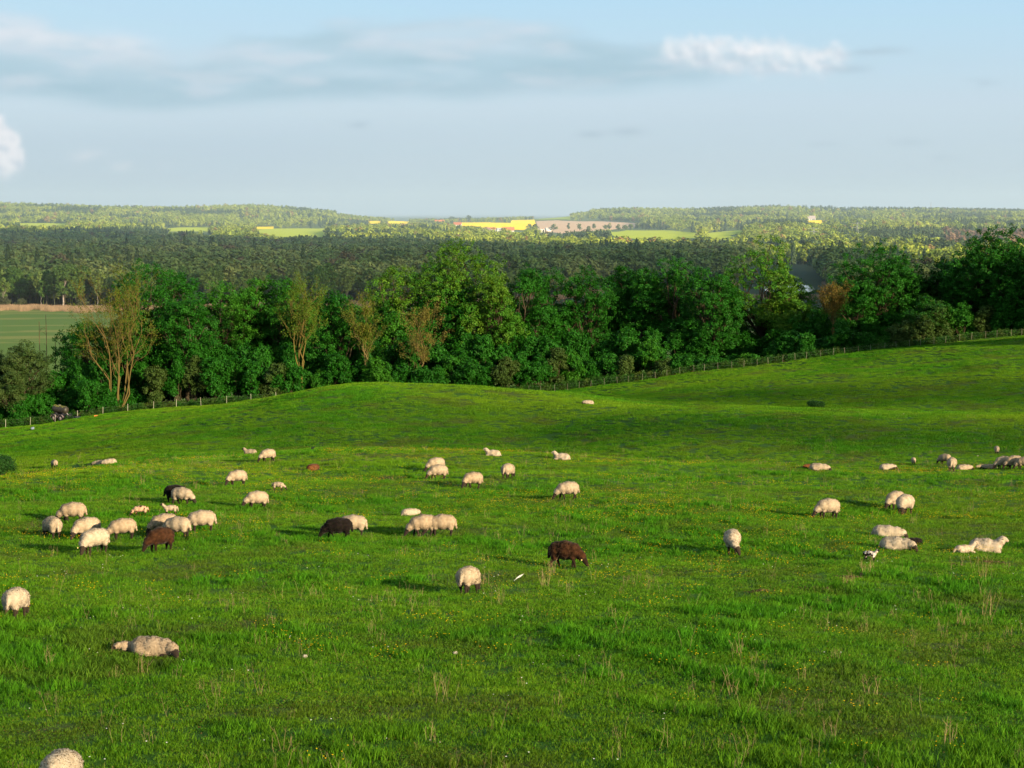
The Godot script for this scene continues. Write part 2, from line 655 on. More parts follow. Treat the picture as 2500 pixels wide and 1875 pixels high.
func stand(px: float, dist: float) -> Vector3:
	# the ground on that bearing at that distance
	var u := (px - 1250.0) / FOCAL
	return Vector3(u * dist, ground_y(u * dist, -dist), -dist)


func rings(lo: float, hi: float, ratio: float) -> PackedFloat32Array:
	var out := PackedFloat32Array()
	var r := lo
	while r < hi:
		out.append(r)
		r *= ratio
	return out


func soil_color(x: float, z: float) -> Color:
	var d := sqrt(x * x + z * z)
	var n := fbm(noise_b, x * 0.05, z * 0.05, 3)
	var c := Color(0.028, 0.085, 0.008).lerp(Color(0.048, 0.118, 0.010), clampf(0.5 + n * 1.4, 0.0, 1.0))
	var fence := lerpf(290.0, 306.0, smoothstep(900.0, 1500.0, 1250.0 + FOCAL * x / maxf(-z, 1.0))) + 1.5
	if d < fence * sqrt(1.0 + pow(x / maxf(-z, 1.0), 2.0)):
		var dry := fbm(noise_c, x * 0.11 + 3.0, z * 0.11, 3)
		c = c.lerp(Color(0.085, 0.085, 0.02), smoothstep(0.16, 0.42, dry) * 0.6)
		return c
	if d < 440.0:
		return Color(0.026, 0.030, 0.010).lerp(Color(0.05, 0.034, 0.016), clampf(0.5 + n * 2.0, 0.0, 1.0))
	if d < 1040.0:
		var streak := noise_a.get_noise_2d(x * 0.004, d * 0.03) + 0.5 * noise_b.get_noise_2d(x * 0.012, d * 0.09) + 0.25 * noise_c.get_noise_2d(x * 0.05, d * 0.05)
		return Color(0.115, 0.185, 0.036).lerp(Color(0.22, 0.235, 0.065), smoothstep(0.15, 0.6, streak))
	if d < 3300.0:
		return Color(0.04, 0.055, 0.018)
	return Color(0.16, 0.20, 0.035).lerp(Color(0.22, 0.24, 0.05), clampf(0.5 + n, 0.0, 1.0))


func make_ground() -> void:
	var rs := PackedFloat32Array([0.0])
	rs.append_array(rings(2.0, 30.0, 1.07))
	rs.append_array(rings(30.0, 335.0, 1.0075))
	rs.append_array(rings(335.0, 690.0, 1.028))
	rs.append_array(rings(690.0, 1060.0, 1.008))
	rs.append_array(rings(1060.0, 9400.0, 1.028))
	var angles := PackedFloat32Array()
	var a := -PI
	while a < PI - 0.0001:
		angles.append(a)
		var m := absf(a)
		a += 0.0026 if m < 0.31 else (0.012 if m < 0.5 else 0.05)
		if m >= 0.5 and a < -0.5 + 0.05 and a > -0.5:
			a = -0.4999
	angles.append(PI)
	var nc := angles.size()
	var v := PackedVector3Array()
	var c := PackedColorArray()
	for r in rs:
		for t in angles:
			var x := sin(t) * r
			var z := -cos(t) * r
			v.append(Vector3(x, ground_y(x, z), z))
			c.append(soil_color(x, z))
	var idx := PackedInt32Array()
	for j in rs.size() - 1:
		for i in nc - 1:
			var k := j * nc + i
			if j > 0:
				idx.append(k); idx.append(k + nc); idx.append(k + 1)
			idx.append(k + 1); idx.append(k + nc); idx.append(k + nc + 1)
	var n := PackedVector3Array()
	n.resize(v.size())
	for t in range(0, idx.size(), 3):
		var f := (v[idx[t + 2]] - v[idx[t]]).cross(v[idx[t + 1]] - v[idx[t]])
		if f.y < 0.0:
			var s := idx[t + 1]
			idx[t + 1] = idx[t + 2]
			idx[t + 2] = s
			f = -f
		n[idx[t]] += f
		n[idx[t + 1]] += f
		n[idx[t + 2]] += f
	for i in n.size():
		n[i] = n[i].normalized() if n[i].length() > 0.0 else Vector3.UP
	var arr := []
	arr.resize(Mesh.ARRAY_MAX)
	arr[Mesh.ARRAY_VERTEX] = v
	arr[Mesh.ARRAY_NORMAL] = n
	arr[Mesh.ARRAY_COLOR] = c
	arr[Mesh.ARRAY_INDEX] = idx
	var me := ArrayMesh.new()
	me.add_surface_from_arrays(Mesh.PRIMITIVE_TRIANGLES, arr)
	me.surface_set_material(0, M.soil)
	structure("ground", me)


# ---------------------------------------------------------------- fields beyond the wood
var field_list := [
	["rapeseed_field", Color(0.95, 0.70, 0.0), [[1106, 544], [1247, 546], [1247, 539], [1305, 538], [1308, 547], [1290, 556], [1275, 563], [1230, 561], [1180, 557], [1109, 551]]],
	["rapeseed_field", Color(0.95, 0.70, 0.0), [[946, 541], [1000, 541], [1000, 547], [946, 546]]],
	["rapeseed_field", Color(0.85, 0.62, 0.0), [[898, 542], [930, 541], [930, 546], [898, 547]]],
	["rapeseed_field", Color(0.95, 0.70, 0.0), [[1968, 540], [2012, 539], [2012, 548], [1990, 548], [1968, 544]]],
	["rapeseed_field", Color(0.95, 0.70, 0.0), [[2106, 539], [2118, 539], [2118, 547], [2106, 546]]],
	["rapeseed_field", Color(0.85, 0.62, 0.0), [[622, 556], [668, 554], [668, 559], [622, 560]]],
	["ploughed_field", Color(0.64, 0.43, 0.27), [[1309, 541], [1360, 539], [1400, 541], [1480, 541], [1566, 546], [1560, 556], [1480, 563], [1400, 566], [1370, 571], [1312, 562]]],
	["green_field", Color(0.40, 0.47, 0.03), [[1484, 569], [1530, 564], [1620, 564], [1690, 569], [1718, 577], [1700, 583], [1560, 586], [1500, 579]]],
	["green_field", Color(0.40, 0.47, 0.03), [[1722, 572], [1800, 564], [1852, 566], [1800, 572], [1776, 577], [1800, 584], [1900, 590], [1722, 586]]],
	["green_field", Color(0.30, 0.38, 0.05), [[1298, 537], [1330, 530], [1392, 526], [1392, 537]]],
	["green_field", Color(0.40, 0.47, 0.03), [[618, 563], [650, 560], [798, 559], [799, 580], [690, 580], [640, 573]]],
	["green_field", Color(0.40, 0.47, 0.03), [[385, 562], [440, 557], [506, 556], [520, 566], [385, 566]]],
	["green_field", Color(0.40, 0.47, 0.03), [[45, 546], [165, 546], [165, 553], [45, 553]]]]


func make_fields() -> void:
	for f in field_list:
		var poly := PackedVector2Array()
		var edge: Array = f[2]
		for i in edge.size():
			# corners on the ground, with points between so that the sheet follows the slope
			var p := hit(edge[i][0], edge[i][1], 2600.0)
			var q := hit(edge[(i + 1) % edge.size()][0], edge[(i + 1) % edge.size()][1], 2600.0)
			var steps := maxi(2, int(p.distance_to(q) / 60.0))
			for s in steps:
				var m := p.lerp(q, float(s) / steps)
				poly.append(Vector2(m.x, m.z))
		var geo := Geo.new()
		var lo := poly[0]
		var hi := poly[0]
		for p in poly:
			lo = lo.min(p)
			hi = hi.max(p)
		# stand of plants in rows: each row's front shows below the next row's tops
		var deep := 3.0
		var tall := 1.5 if f[0] == "rapeseed_field" else (0.9 if f[0] == "ploughed_field" else 1.1)
		var gz := lo.y
		while gz < hi.y:
			var gx := lo.x
			while gx < hi.x:
				var sq := PackedVector2Array([Vector2(gx, gz), Vector2(gx + 60.0, gz), Vector2(gx + 60.0, gz + deep), Vector2(gx, gz + deep)])
				for piece in Geometry2D.intersect_polygons(poly, sq):
					var order := Geometry2D.triangulate_polygon(piece)
					for t in range(0, order.size(), 3):
						var w := []
						for k in 3:
							var g: Vector2 = piece[order[t + k]]
							var rise: float = 0.5 + tall * (1.0 - (g.y - gz) / deep)
							w.append(Vector3(g.x, ground_y(g.x, g.y) + rise, g.y))
						geo.flat(w[0], w[1], w[2], Vector3.UP, f[1])
				gx += 60.0
			gz += deep
		if geo.v.size() > 0:
			structure(f[0], geo.mesh(M.crop))


func in_field(px: float, py_base: float, tall: float) -> bool:
	for f in field_list:
		var poly := PackedVector2Array()
		for e in f[2]:
			poly.append(Vector2(e[0], e[1]))
		for k in 5:
			if Geometry2D.is_point_in_polygon(Vector2(px, py_base - tall * k / 4.0), poly):
				return true
	return false


func make_lake() -> void:
	var geo := Geo.new()
	var edge := PackedVector2Array()
	for p in [[1865, 1290], [1880, 1325], [1905, 1310], [1930, 1345], [1960, 1330], [1985, 1290], [1990, 1230], [1970, 1190], [1930, 1165], [1890, 1180], [1868, 1220]]:
		var u: float = (p[0] - 1250.0) / FOCAL
		edge.append(Vector2(u * p[1], -p[1]))
	var order := Geometry2D.triangulate_polygon(edge)
	for t in range(0, order.size(), 3):
		var w := []
		for k in 3:
			w.append(Vector3(edge[order[t + k]].x, -35.2, edge[order[t + k]].y))
		geo.flat(w[0], w[1], w[2], Vector3.UP, Color.WHITE)
	structure("lake_water", geo.mesh(M.water))


# ---------------------------------------------------------------- clouds out of view, placed to shade the valley and parts of the pasture
func make_unseen_clouds() -> void:
	# seen along the sun's rays the unseen bank covers the wood; pasture, meadow and far country stay in the sun
	unseen_cloud_over([[-2600, -3500], [-820, -3450], [-560, -3000], [-120, -2480], [120, -2150], [250, -1650], [300, -1250], [420, -1000], [900, -800], [1000, -600], [120, -560], [0, -640], [-60, -860], [-150, -1090], [-320, -1120], [-2600, -1130]], -37.0, 760.0, 120.0, 122.0, 18.0)
	# low wisps out of view, placed to shade the hollow behind the near ridge, the foot of the eastern slope and the hilltop at the viewer's feet
	unseen_cloud_over([[-40, -190], [-15, -188], [18, -186], [30, -172], [60, -160], [62, -182], [30, -192], [18, -208], [-15, -212], [-40, -206]], -12.0, 220.0, 6.6, 6.0, 0.7)
	unseen_cloud_over([[5, -262], [24, -240], [50, -228], [80, -214], [84, -240], [55, -252], [26, -274], [6, -288]], -13.0, 220.0, 6.6, 6.0, 0.7)
	unseen_cloud_over([[-30, -20], [30, -20], [30, -50], [0, -46], [-30, -52]], -3.0, 220.0, 14.0, 8.0, 0.7)


func unseen_cloud_over(corners: Array, level: float, lift: float, gap: float, puff: float, thick: float) -> void:  # puffs stand out of view towards the sun; corners outline the ground to shade
	var shift := Vector3(sun_to.x, 0, sun_to.z) / sun_to.y * lift
	var shade := PackedVector2Array()
	var lo := Vector2(1e9, 1e9)
	var hi := -lo
	for p in corners:
		shade.append(Vector2(p[0], p[1]))
		lo = lo.min(shade[-1])
		hi = hi.max(shade[-1])
	var r := RandomNumberGenerator.new()
	r.seed = 77
	var geo := Geo.new()
	var ball := SphereMesh.new()
	ball.radius = 1.0
	ball.height = 2.0
	ball.radial_segments = 14
	ball.rings = 7
	var ba := ball.get_mesh_arrays()
	var bv: PackedVector3Array = ba[Mesh.ARRAY_VERTEX]
	var bi: PackedInt32Array = ba[Mesh.ARRAY_INDEX]
	var x := lo.x
	while x < hi.x:
		var z := lo.y
		while z < hi.y:
			var gx := x + r.randf_range(-0.25, 0.25) * gap
			var gz := z + r.randf_range(-0.25, 0.25) * gap
			if Geometry2D.is_point_in_polygon(Vector2(gx, gz), shade):
				var wide := puff * r.randf_range(0.78, 1.22)
				var at := Vector3(gx + shift.x, lift + level + r.randf_range(-0.45, 0.45) * thick, gz + shift.z)
				var tall := thick * r.randf_range(0.67, 1.33)
				var pts := PackedVector3Array()
				for p in bv:
					var k := 1.0 + 0.22 * noise_a.get_noise_3d((p.x + gx) * 1.9, p.y * 1.9 + gz, p.z * 1.9)
					pts.append(at + Vector3(p.x * wide, p.y * tall, p.z * wide) * k)
				for t in range(0, bi.size(), 3):
					var o := (bv[bi[t]] + bv[bi[t + 1]] + bv[bi[t + 2]]) / 3.0
					geo.tri(pts[bi[t]], pts[bi[t + 1]], pts[bi[t + 2]], bv[bi[t]], bv[bi[t + 1]], bv[bi[t + 2]], Color.WHITE) if o.length() > 0.1 else null
			z += gap
		x += gap
	structure("unseen_cloud", geo.mesh(M.unseen_cloud))  # out of view, placed for the shade it casts


# ---------------------------------------------------------------- trees
func any_dir(r: RandomNumberGenerator) -> Vector3:
	var z := r.randf_range(-1, 1)
	var t := r.randf_range(0, TAU)
	var s := sqrt(1.0 - z * z)
	return Vector3(s * cos(t), z, s * sin(t))


func hue(r: RandomNumberGenerator, a: Color, b: Color, spread := 0.18) -> Color:
	var c := a.lerp(b, r.randf())
	var k := 1.0 + r.randf_range(-spread, spread)
	return Color(c.r * k, c.g * k, c.b * k)


func crown_into(geo: Geo, r: RandomNumberGenerator, centre: Vector3, half: Vector3, lobes: int, clumps: int, leaves: int, leaf: float, ca: Color, cb: Color, lobe_size := 0.36, fine := false, smooth := 0.8, clump := 0.0) -> Array:
	# leaves in clumps over the outer parts of many uneven lobes; returns the lobes
	var made := []
	for i in lobes:
		var dir := any_dir(r)
		if i == 0:
			dir = Vector3(0.1, 1, 0.1).normalized()
		dir.y = dir.y * 0.9 + 0.08
		var reach := r.randf_range(0.45, 0.78)
		var at := centre + dir * half * reach
		var rad := minf(minf(half.x, half.z), half.y) * r.randf_range(lobe_size * 0.75, lobe_size * 1.35)
		made.append([at, rad])
	for l in made:
		var at: Vector3 = l[0]
		var rad: float = l[1]
		var lobe_tone := r.randf()
		for k in clumps:
			var d := any_dir(r)
			if d.y < -0.55 and r.randf() < 0.6:
				d.y = -d.y
			var p := at + d * rad * r.randf_range(0.62, 1.12)
			var tone := clampf(lobe_tone + r.randf_range(-0.4, 0.4), 0.0, 1.0)
			var cc := ca.lerp(cb, tone)
			for q in leaves:
				var o := any_dir(r) * (leaf * r.randf_range(0.3, 2.3) if clump == 0.0 else clump * sqrt(r.randf_range(0.02, 1.0)))
				o.y *= 0.75
				var nor := (d * 0.7 + any_dir(r) * smooth + Vector3.UP * 0.35).normalized()
				var j := r.randf_range(0.78, 1.22)
				var s := leaf * r.randf_range(0.6, 1.25)
				if fine:
					geo.blade(p + o, nor, any_dir(r), s, s * 0.75, Color(cc.r * j, cc.g * j, cc.b * j))
				else:
					geo.leaf(p + o, nor, any_dir(r), s, s * 0.62, Color(cc.r * j, cc.g * j, cc.b * j))
	return made


func limb(geo: Geo, r: RandomNumberGenerator, a: Vector3, b: Vector3, ra: float, rb: float, col: Color, sides := 5, wander := 0.08) -> PackedVector3Array:
	var path := PackedVector3Array()
	var radii := PackedFloat32Array()
	var n := 5
	var l := a.distance_to(b)
	for i in n + 1:
		var t := float(i) / n
		var p := a.lerp(b, t)
		p.y += sin(t * PI) * l * 0.06
		if i > 0 and i < n:
			p += any_dir(r) * l * wander * 0.5
		path.append(p)
		radii.append(lerpf(ra, rb, t))
	geo.tube(path, radii, sides, col)
	return path


func leafy_tree(called: String, at: Vector3, h: float, wide: float, crown_from: float, sd: int, ca: Color, cb: Color, opts := {}) -> Node3D:
	var r := RandomNumberGenerator.new()
	r.seed = sd
	var root := base(called, at)
	var wood := Geo.new()
	var green := Geo.new()
	var bark: Color = opts.get("bark", Color(0.055, 0.045, 0.03))
	var leaf: float = opts.get("leaf", 0.27)
	var centre := Vector3(0, (h + crown_from) / 2.0, 0)
	var half := Vector3(wide / 2.0, (h - crown_from) / 2.0, wide / 2.0 * opts.get("deep", 0.9))
	var lobes := crown_into(green, r, centre, half, opts.get("lobes", 20), opts.get("clumps", 34), opts.get("leaves", 11), leaf, ca, cb, opts.get("lobe_size", 0.38), true, 0.8, opts.get("clump", 0.0))
	var thick: float = clampf(h * opts.get("thick", 0.022), 0.06, 0.42)
	var fork := Vector3(r.randf_range(-0.3, 0.3), crown_from + (h - crown_from) * 0.22, r.randf_range(-0.3, 0.3))
	limb(wood, r, Vector3(0, -0.4, 0), fork, thick, thick * 0.75, bark, 8, 0.05)
	for l in lobes:
		var p: Vector3 = l[0]
		var start := Vector3(0, 0, 0).lerp(fork, r.randf_range(0.72, 1.0)) if fork.y > 1.0 else fork
		var path := limb(wood, r, start, p, thick * 0.45, thick * 0.12, bark, 5, 0.16)
		for k in 3:
			var s := path[r.randi_range(2, 5)]
			limb(wood, r, s, p + any_dir(r) * l[1] * 0.9, thick * 0.14, thick * 0.04, bark, 4, 0.2)
	put("trunk", wood.mesh(M.bark), root)
	put("crown", green.mesh(M.leaf), root)
	return root


func branch_out(wood: Geo, green: Geo, r: RandomNumberGenerator, p: Vector3, dir: Vector3, length: float, rad: float, depth: int, bark: Color, ca: Color, cb: Color, leafing: float, spread: float) -> void:
	var end := p + dir * length
	limb(wood, r, p, end, rad, rad * 0.6, bark, 4, 0.14)
	if depth == 0:
		for k in int(leafing * 2.4):
			var q := p.lerp(end, r.randf_range(0.2, 1.15)) + any_dir(r) * r.randf_range(0.1, 0.55)
			var s := r.randf_range(0.06, 0.12)
			geo_leaf(green, r, q, s, hue(r, ca, cb, 0.25))
		return
	var kids := 3 if depth > 1 else 4
	for k in kids:
		var t := r.randf_range(0.35, 1.0) if k > 0 else 1.0
		var side := any_dir(r)
		var d := (dir + side * spread + Vector3.UP * 0.22).normalized()
		branch_out(wood, green, r, p.lerp(end, t), d, length * r.randf_range(0.45, 0.72), rad * 0.5, depth - 1, bark, ca, cb, leafing, spread)


func geo_leaf(green: Geo, r: RandomNumberGenerator, q: Vector3, s: float, c: Color) -> void:
	green.blade(q, (any_dir(r) + Vector3.UP * 0.3).normalized(), any_dir(r), s, s * 0.7, c)


func sparse_tree(called: String, at: Vector3, h: float, wide: float, stems: int, sd: int, bark: Color, ca: Color, cb: Color, leafing: float, low := 0.0) -> Node3D:
	# thinly leafed tree whose limbs show
	var r := RandomNumberGenerator.new()
	r.seed = sd
	var root := base(called, at)
	var wood := Geo.new()
	var green := Geo.new()
	var foot := h * low
	if foot > 0.0:
		limb(wood, r, Vector3(0, -0.3, 0), Vector3(0, foot, 0), h * 0.009, h * 0.007, bark, 6, 0.02)
	for i in stems:
		var w := TAU * (i + r.randf_range(-0.3, 0.3)) / stems
		var lean := wide / h * r.randf_range(0.12, 0.62)
		if i == 0:
			lean *= 0.2
		var dir := Vector3(cos(w) * lean, 1.0, sin(w) * lean).normalized()
		var path_top := Vector3(0, foot, 0) + dir * (h - foot) * r.randf_range(0.5, 0.62)
		var path := limb(wood, r, Vector3(0, foot - 0.2, 0), path_top, h * 0.0055, h * 0.0026, bark, 6, 0.12)
		for k in 4:
			var t := 0.4 + 0.6 * k / 3.0
			var p := path[mini(5, int(t * 5.0))].lerp(path[mini(5, int(t * 5.0) + 1)], t * 5.0 - int(t * 5.0))
			var side := any_dir(r)
			side.y = absf(side.y) * 0.4
			var d := (dir * 1.1 + side * 0.75 + Vector3(cos(w), 0, sin(w)) * 0.25 * lean).normalized()
			branch_out(wood, green, r, p, d, (h - foot) * r.randf_range(0.17, 0.25), h * 0.0018, 2, bark, ca, cb, leafing * 0.7, 0.62)
	crown_into(green, r, Vector3(0, h * (0.58 + low * 0.4), 0), Vector3(wide * 0.47, h * (0.40 - low * 0.35), wide * 0.36), 16, 13, 15, 0.10, ca, cb, 0.42, true, 0.9, 0.6)
	put("trunk", wood.mesh(M.bark), root)
	put("crown", green.mesh(M.leaf), root)
	return root


func bush(called: String, at: Vector3, h: float, wide: float, sd: int, ca: Color, cb: Color, leaf := 0.22, deep := 0.8) -> Node3D:
	var r := RandomNumberGenerator.new()
	r.seed = sd
	var root := base(called, at)
	var wood := Geo.new()
	var green := Geo.new()
	var n := 11
	var lobes := crown_into(green, r, Vector3(0, h * 0.47, 0), Vector3(wide / 2.0, h * 0.53, wide / 2.0 * deep), n, 34, 30, leaf * 0.6, ca, cb, 0.5, true, 0.8, 0.42)
	for l in lobes:
		limb(wood, r, Vector3(r.randf_range(-0.3, 0.3), -0.2, r.randf_range(-0.3, 0.3)), l[0], 0.05, 0.02, Color(0.07, 0.055, 0.035), 4, 0.1)
	put("stem", wood.mesh(M.bark), root)
	put("foliage", green.mesh(M.leaf), root)
	return root


func wood_tree_mesh(sd: int, h: float, wide: float, from: float, lobes: int, clumps: int, leaves: int, leaf: float, bark: Color, conifer := false) -> ArrayMesh:
	# one whole tree for the wood; its leaf tone is multiplied by the copy's own colour
	var r := RandomNumberGenerator.new()
	r.seed = sd
	var g := Geo.new()
	if conifer:
		for i in lobes * clumps:
			var t := r.randf()
			var y := lerpf(from, h, t)
			var rad := wide / 2.0 * pow(1.0 - t, 0.8) * r.randf_range(0.5, 1.05) + 0.15
			var w := r.randf_range(0, TAU)
			var o := Vector3(cos(w), 0, sin(w))
			var k := r.randf_range(0.7, 1.2)
			g.leaf(Vector3(0, y, 0) + o * rad, (o + Vector3.UP * 0.8 + any_dir(r) * 0.4).normalized(), o + Vector3.DOWN * 0.5, leaf * 1.3, leaf * 0.6, Color(k, k, k))
	else:
		crown_into(g, r, Vector3(0, (h + from) / 2.0, 0), Vector3(wide / 2.0, (h - from) / 2.0, wide / 2.0), lobes, clumps, leaves, leaf, Color(0.85, 0.85, 0.85), Color(1.1, 1.1, 1.08), 0.46, false, 0.45)
	limb(g, r, Vector3(0, -0.5, 0), Vector3(0, h * 0.8, 0), 0.2, 0.06, bark, 4, 0.03)
	return g.mesh(M.far_leaf)


# far edge and near edge of the valley wood, by bearing
var wood_far := [[-300, 3450], [0, 3350], [400, 3150], [640, 2950], [830, 2850], [1000, 2800], [1200, 2460], [1400, 2160], [1480, 2380], [1670, 2360], [1800, 2240], [2000, 2000], [2100, 1850], [2180, 1600], [2230, 1330], [2300, 1200], [2800, 1150]]
var wood_near := [[-300, 1040], [0, 1045], [250, 1035], [600, 1050], [900, 1080], [1300, 1150], [1550, 1300], [1800, 1400], [1835, 1980], [1975, 1980], [2000, 1500], [2030, 1250], [2060, 880], [2300, 800], [2800, 780]]


func straight(points: Array, x: float) -> float:
	if x <= points[0][0]:
		return points[0][1]
	for i in range(1, points.size()):
		if x <= points[i][0]:
			return lerpf(points[i - 1][1], points[i][1], (x - points[i - 1][0]) / (points[i][0] - points[i - 1][0]))
	return points[points.size() - 1][1]


func make_valley_wood() -> void:
	var r := RandomNumberGenerator.new()
	r.seed = 405
	# --- trees of the wood's edge, each a thing
	var kinds := []
	for k in 4:
		var hh: float = [21.0, 19.0, 22.0, 18.0][k]
		var tone_a: Color = [Color(0.075, 0.15, 0.028), Color(0.105, 0.165, 0.034), Color(0.07, 0.13, 0.028), Color(0.125, 0.18, 0.042)][k]
		var t := leafy_tree("wood_edge_tree", Vector3.ZERO, hh, [9.5, 8.5, 11.0, 8.0][k], [2.0, 3.0, 1.5, 4.0][k], 900 + k, tone_a, tone_a * 1.35, {"leaf": 0.45, "lobes": 24, "clumps": 20, "leaves": 12, "thick": 0.009, "bark": [Color(0.12, 0.10, 0.08), Color(0.30, 0.27, 0.22), Color(0.08, 0.07, 0.05), Color(0.32, 0.30, 0.26)][k]})
		kinds.append(t)
	var labels := ["tall broad tree at the edge of the wood behind the reeds", "slim pale-trunked birch at the edge of the wood behind the reeds", "wide dark tree at the edge of the wood behind the reeds", "light green birch with a high crown behind the reeds"]
	var placed := [0, 0, 0, 0]
	var x := -60.0
	var n := 0
	while x < 1300.0:
		var k := r.randi_range(0, 3)
		var t: Node3D = kinds[k]
		if placed[k] > 0:
			t = kinds[k].duplicate()
			t.name = numbered("wood_edge_tree")
			add_child(t)
		placed[k] += 1
		var d := line_at(wood_near, x) + r.randf_range(-14.0, 22.0)
		t.position = stand(x, d)
		t.rotation.y = r.randf_range(0, TAU)
		t.scale = Vector3.ONE * r.randf_range(0.85, 1.1)
		tag(t, labels[k], "tree", "trees along the near edge of the wood")
		x += r.randf_range(14, 30)
		n += 1
	# bare leaning dead trunk that stands out at the edge
	var dead := base("dead_tree", stand(152, 1030.0))
	var dg := Geo.new()
	limb(dg, r, Vector3(0, -0.5, 0), Vector3(1.6, 13, 0), 0.45, 0.25, Color(0.42, 0.36, 0.3), 6, 0.06)
	limb(dg, r, Vector3(1.6, 13, 0), Vector3(1.2, 18, 0.4), 0.22, 0.08, Color(0.4, 0.34, 0.28), 5, 0.1)
	limb(dg, r, Vector3(1.4, 11, 0), Vector3(3.4, 15, -0.6), 0.16, 0.05, Color(0.4, 0.34, 0.28), 5, 0.1)
	put("trunk", dg.mesh(M.bark), dead)
	tag(dead, "pale bare dead trunk leaning at the edge of the wood", "tree")
	# --- the mass of the wood behind them
	var meshes := []
	for k in 5:
		meshes.append(wood_tree_mesh(300 + k, [18.0, 16.5, 19.0, 17.0, 16.0][k], [10.5, 9.0, 11.5, 10.0, 9.5][k], 4.0, 15, 9, 6, 1.05, Color(1.3, 1.2, 1.1) if k == 1 else Color(0.8, 0.7, 0.6)))
	meshes.append(wood_tree_mesh(320, 22.0, 6.0, 3.0, 20, 18, 1, 0.9, Color(0.8, 0.7, 0.6), true))
	var where := [[], [], [], [], [], []]
	var tints := [PackedColorArray(), PackedColorArray(), PackedColorArray(), PackedColorArray(), PackedColorArray(), PackedColorArray()]
	var d := 760.0
	while d < 3500.0:
		var step := 7.0 + d * 0.0007
		var u := -0.32
		while u < 0.32:
			u += step / d
			var dd := d + r.randf_range(-0.5, 0.5) * step
			var uu := u + r.randf_range(-0.5, 0.5) * step / d
			var px := 1250.0 + uu * FOCAL
			if dd < straight(wood_near, px) + 16.0 or dd > straight(wood_far, px) * 0.9 + noise_a.get_noise_1d(px * 0.02) * 60.0:
				continue
			var p := Vector3(uu * dd, 0, -dd)
			var ty := noise_b.get_noise_2d(p.x * 0.006, p.z * 0.004)
			p.y = ground_y(p.x, p.z) - 0.3
			var k := r.randi_range(0, 4)
			if ty > 0.62 and r.randf() < 0.15:
				k = 5
			var s := r.randf_range(0.78, 1.14) + 0.12 * noise_c.get_noise_2d(p.x * 0.011, p.z * 0.011)
			where[k].append(Transform3D(Basis(Vector3.UP, r.randf_range(0, TAU)).scaled(Vector3(s, s * r.randf_range(0.9, 1.1), s)), p))
			var c := Color(0.125, 0.19, 0.05).lerp(Color(0.20, 0.24, 0.07), clampf(0.5 + 1.1 * noise_a.get_noise_2d(p.x * 0.012, p.z * 0.008), 0.0, 1.0))
			if k == 5:
				c = Color(0.07, 0.11, 0.04)
			elif r.randf() < 0.05:
				c = Color(0.13, 0.11, 0.055)
			var j := r.randf_range(0.86, 1.14)
			tints[k].append(Color(c.r * j, c.g * j, c.b * j))
		d += step * 0.9
	var mass := base("valley_wood", Vector3.ZERO)
	tag(mass, "shaded grey-green wood filling the valley floor", "wood", "", "stuff")
	for k in 6:
		scatter("woodland_tree", meshes[k], where[k], tints[k], mass)
	# --- reeds along the meadow
	var rg := Geo.new()
	for i in 70:
		var b := Vector3(r.randf_range(-1.6, 1.6), -0.2, r.randf_range(-1.6, 1.6))
		var hh := r.randf_range(1.3, 2.3)
		var e := Vector3(r.randf_range(-0.25, 0.25), hh, r.randf_range(-0.25, 0.25))
		var w := Vector3(r.randf_range(-1, 1), 0, r.randf_range(-1, 1)).normalized() * 0.06
		var c := hue(r, Color(0.27, 0.185, 0.115), Color(0.36, 0.26, 0.16))
		rg.flat(b - w, b + w, b + e, Vector3(0, 0.6, 1), c)
	var reeds := base("reeds", Vector3.ZERO)
	tag(reeds, "strip of tan dry reeds between meadow and wood", "reeds", "", "stuff")
	var rw := []
	var rt := PackedColorArray()
	for i in 5200:
		var px := r.randf_range(-120, 2060)
		var dd := line_at(wood_near, px) - 8.0 - r.randf() * r.randf() * 44.0 - 16.0 * noise_a.get_noise_1d(px * 0.012)
		if px > 1800.0 and px < 2010.0:
			dd = 1165.0 - r.randf() * 40.0
		var p := stand(px, dd)
		rw.append(Transform3D(Basis(Vector3.UP, r.randf_range(0, TAU)).scaled(Vector3.ONE * r.randf_range(0.7, 1.15)), p))
		var k := r.randf_range(0.85, 1.15)
		rt.append(Color(k, k, k))
	scatter("reed_clump", rg.mesh(M.dry), rw, rt, reeds)
	# low willow scrub at the foot of the wood's edge
	for q in [[10, 1036, 5.0, 9.0], [48, 1038, 4.0, 7.0], [205, 1032, 4.5, 8.0]]:
		var w := bush("willow_scrub", stand(q[0], q[1]), q[2], q[3], 640 + int(q[0]), Color(0.075, 0.09, 0.04), Color(0.10, 0.12, 0.05), 0.4)
		tag(w, "low grey-green willow scrub behind the reeds at the wood's foot", "bush", "willow scrub behind the reeds")


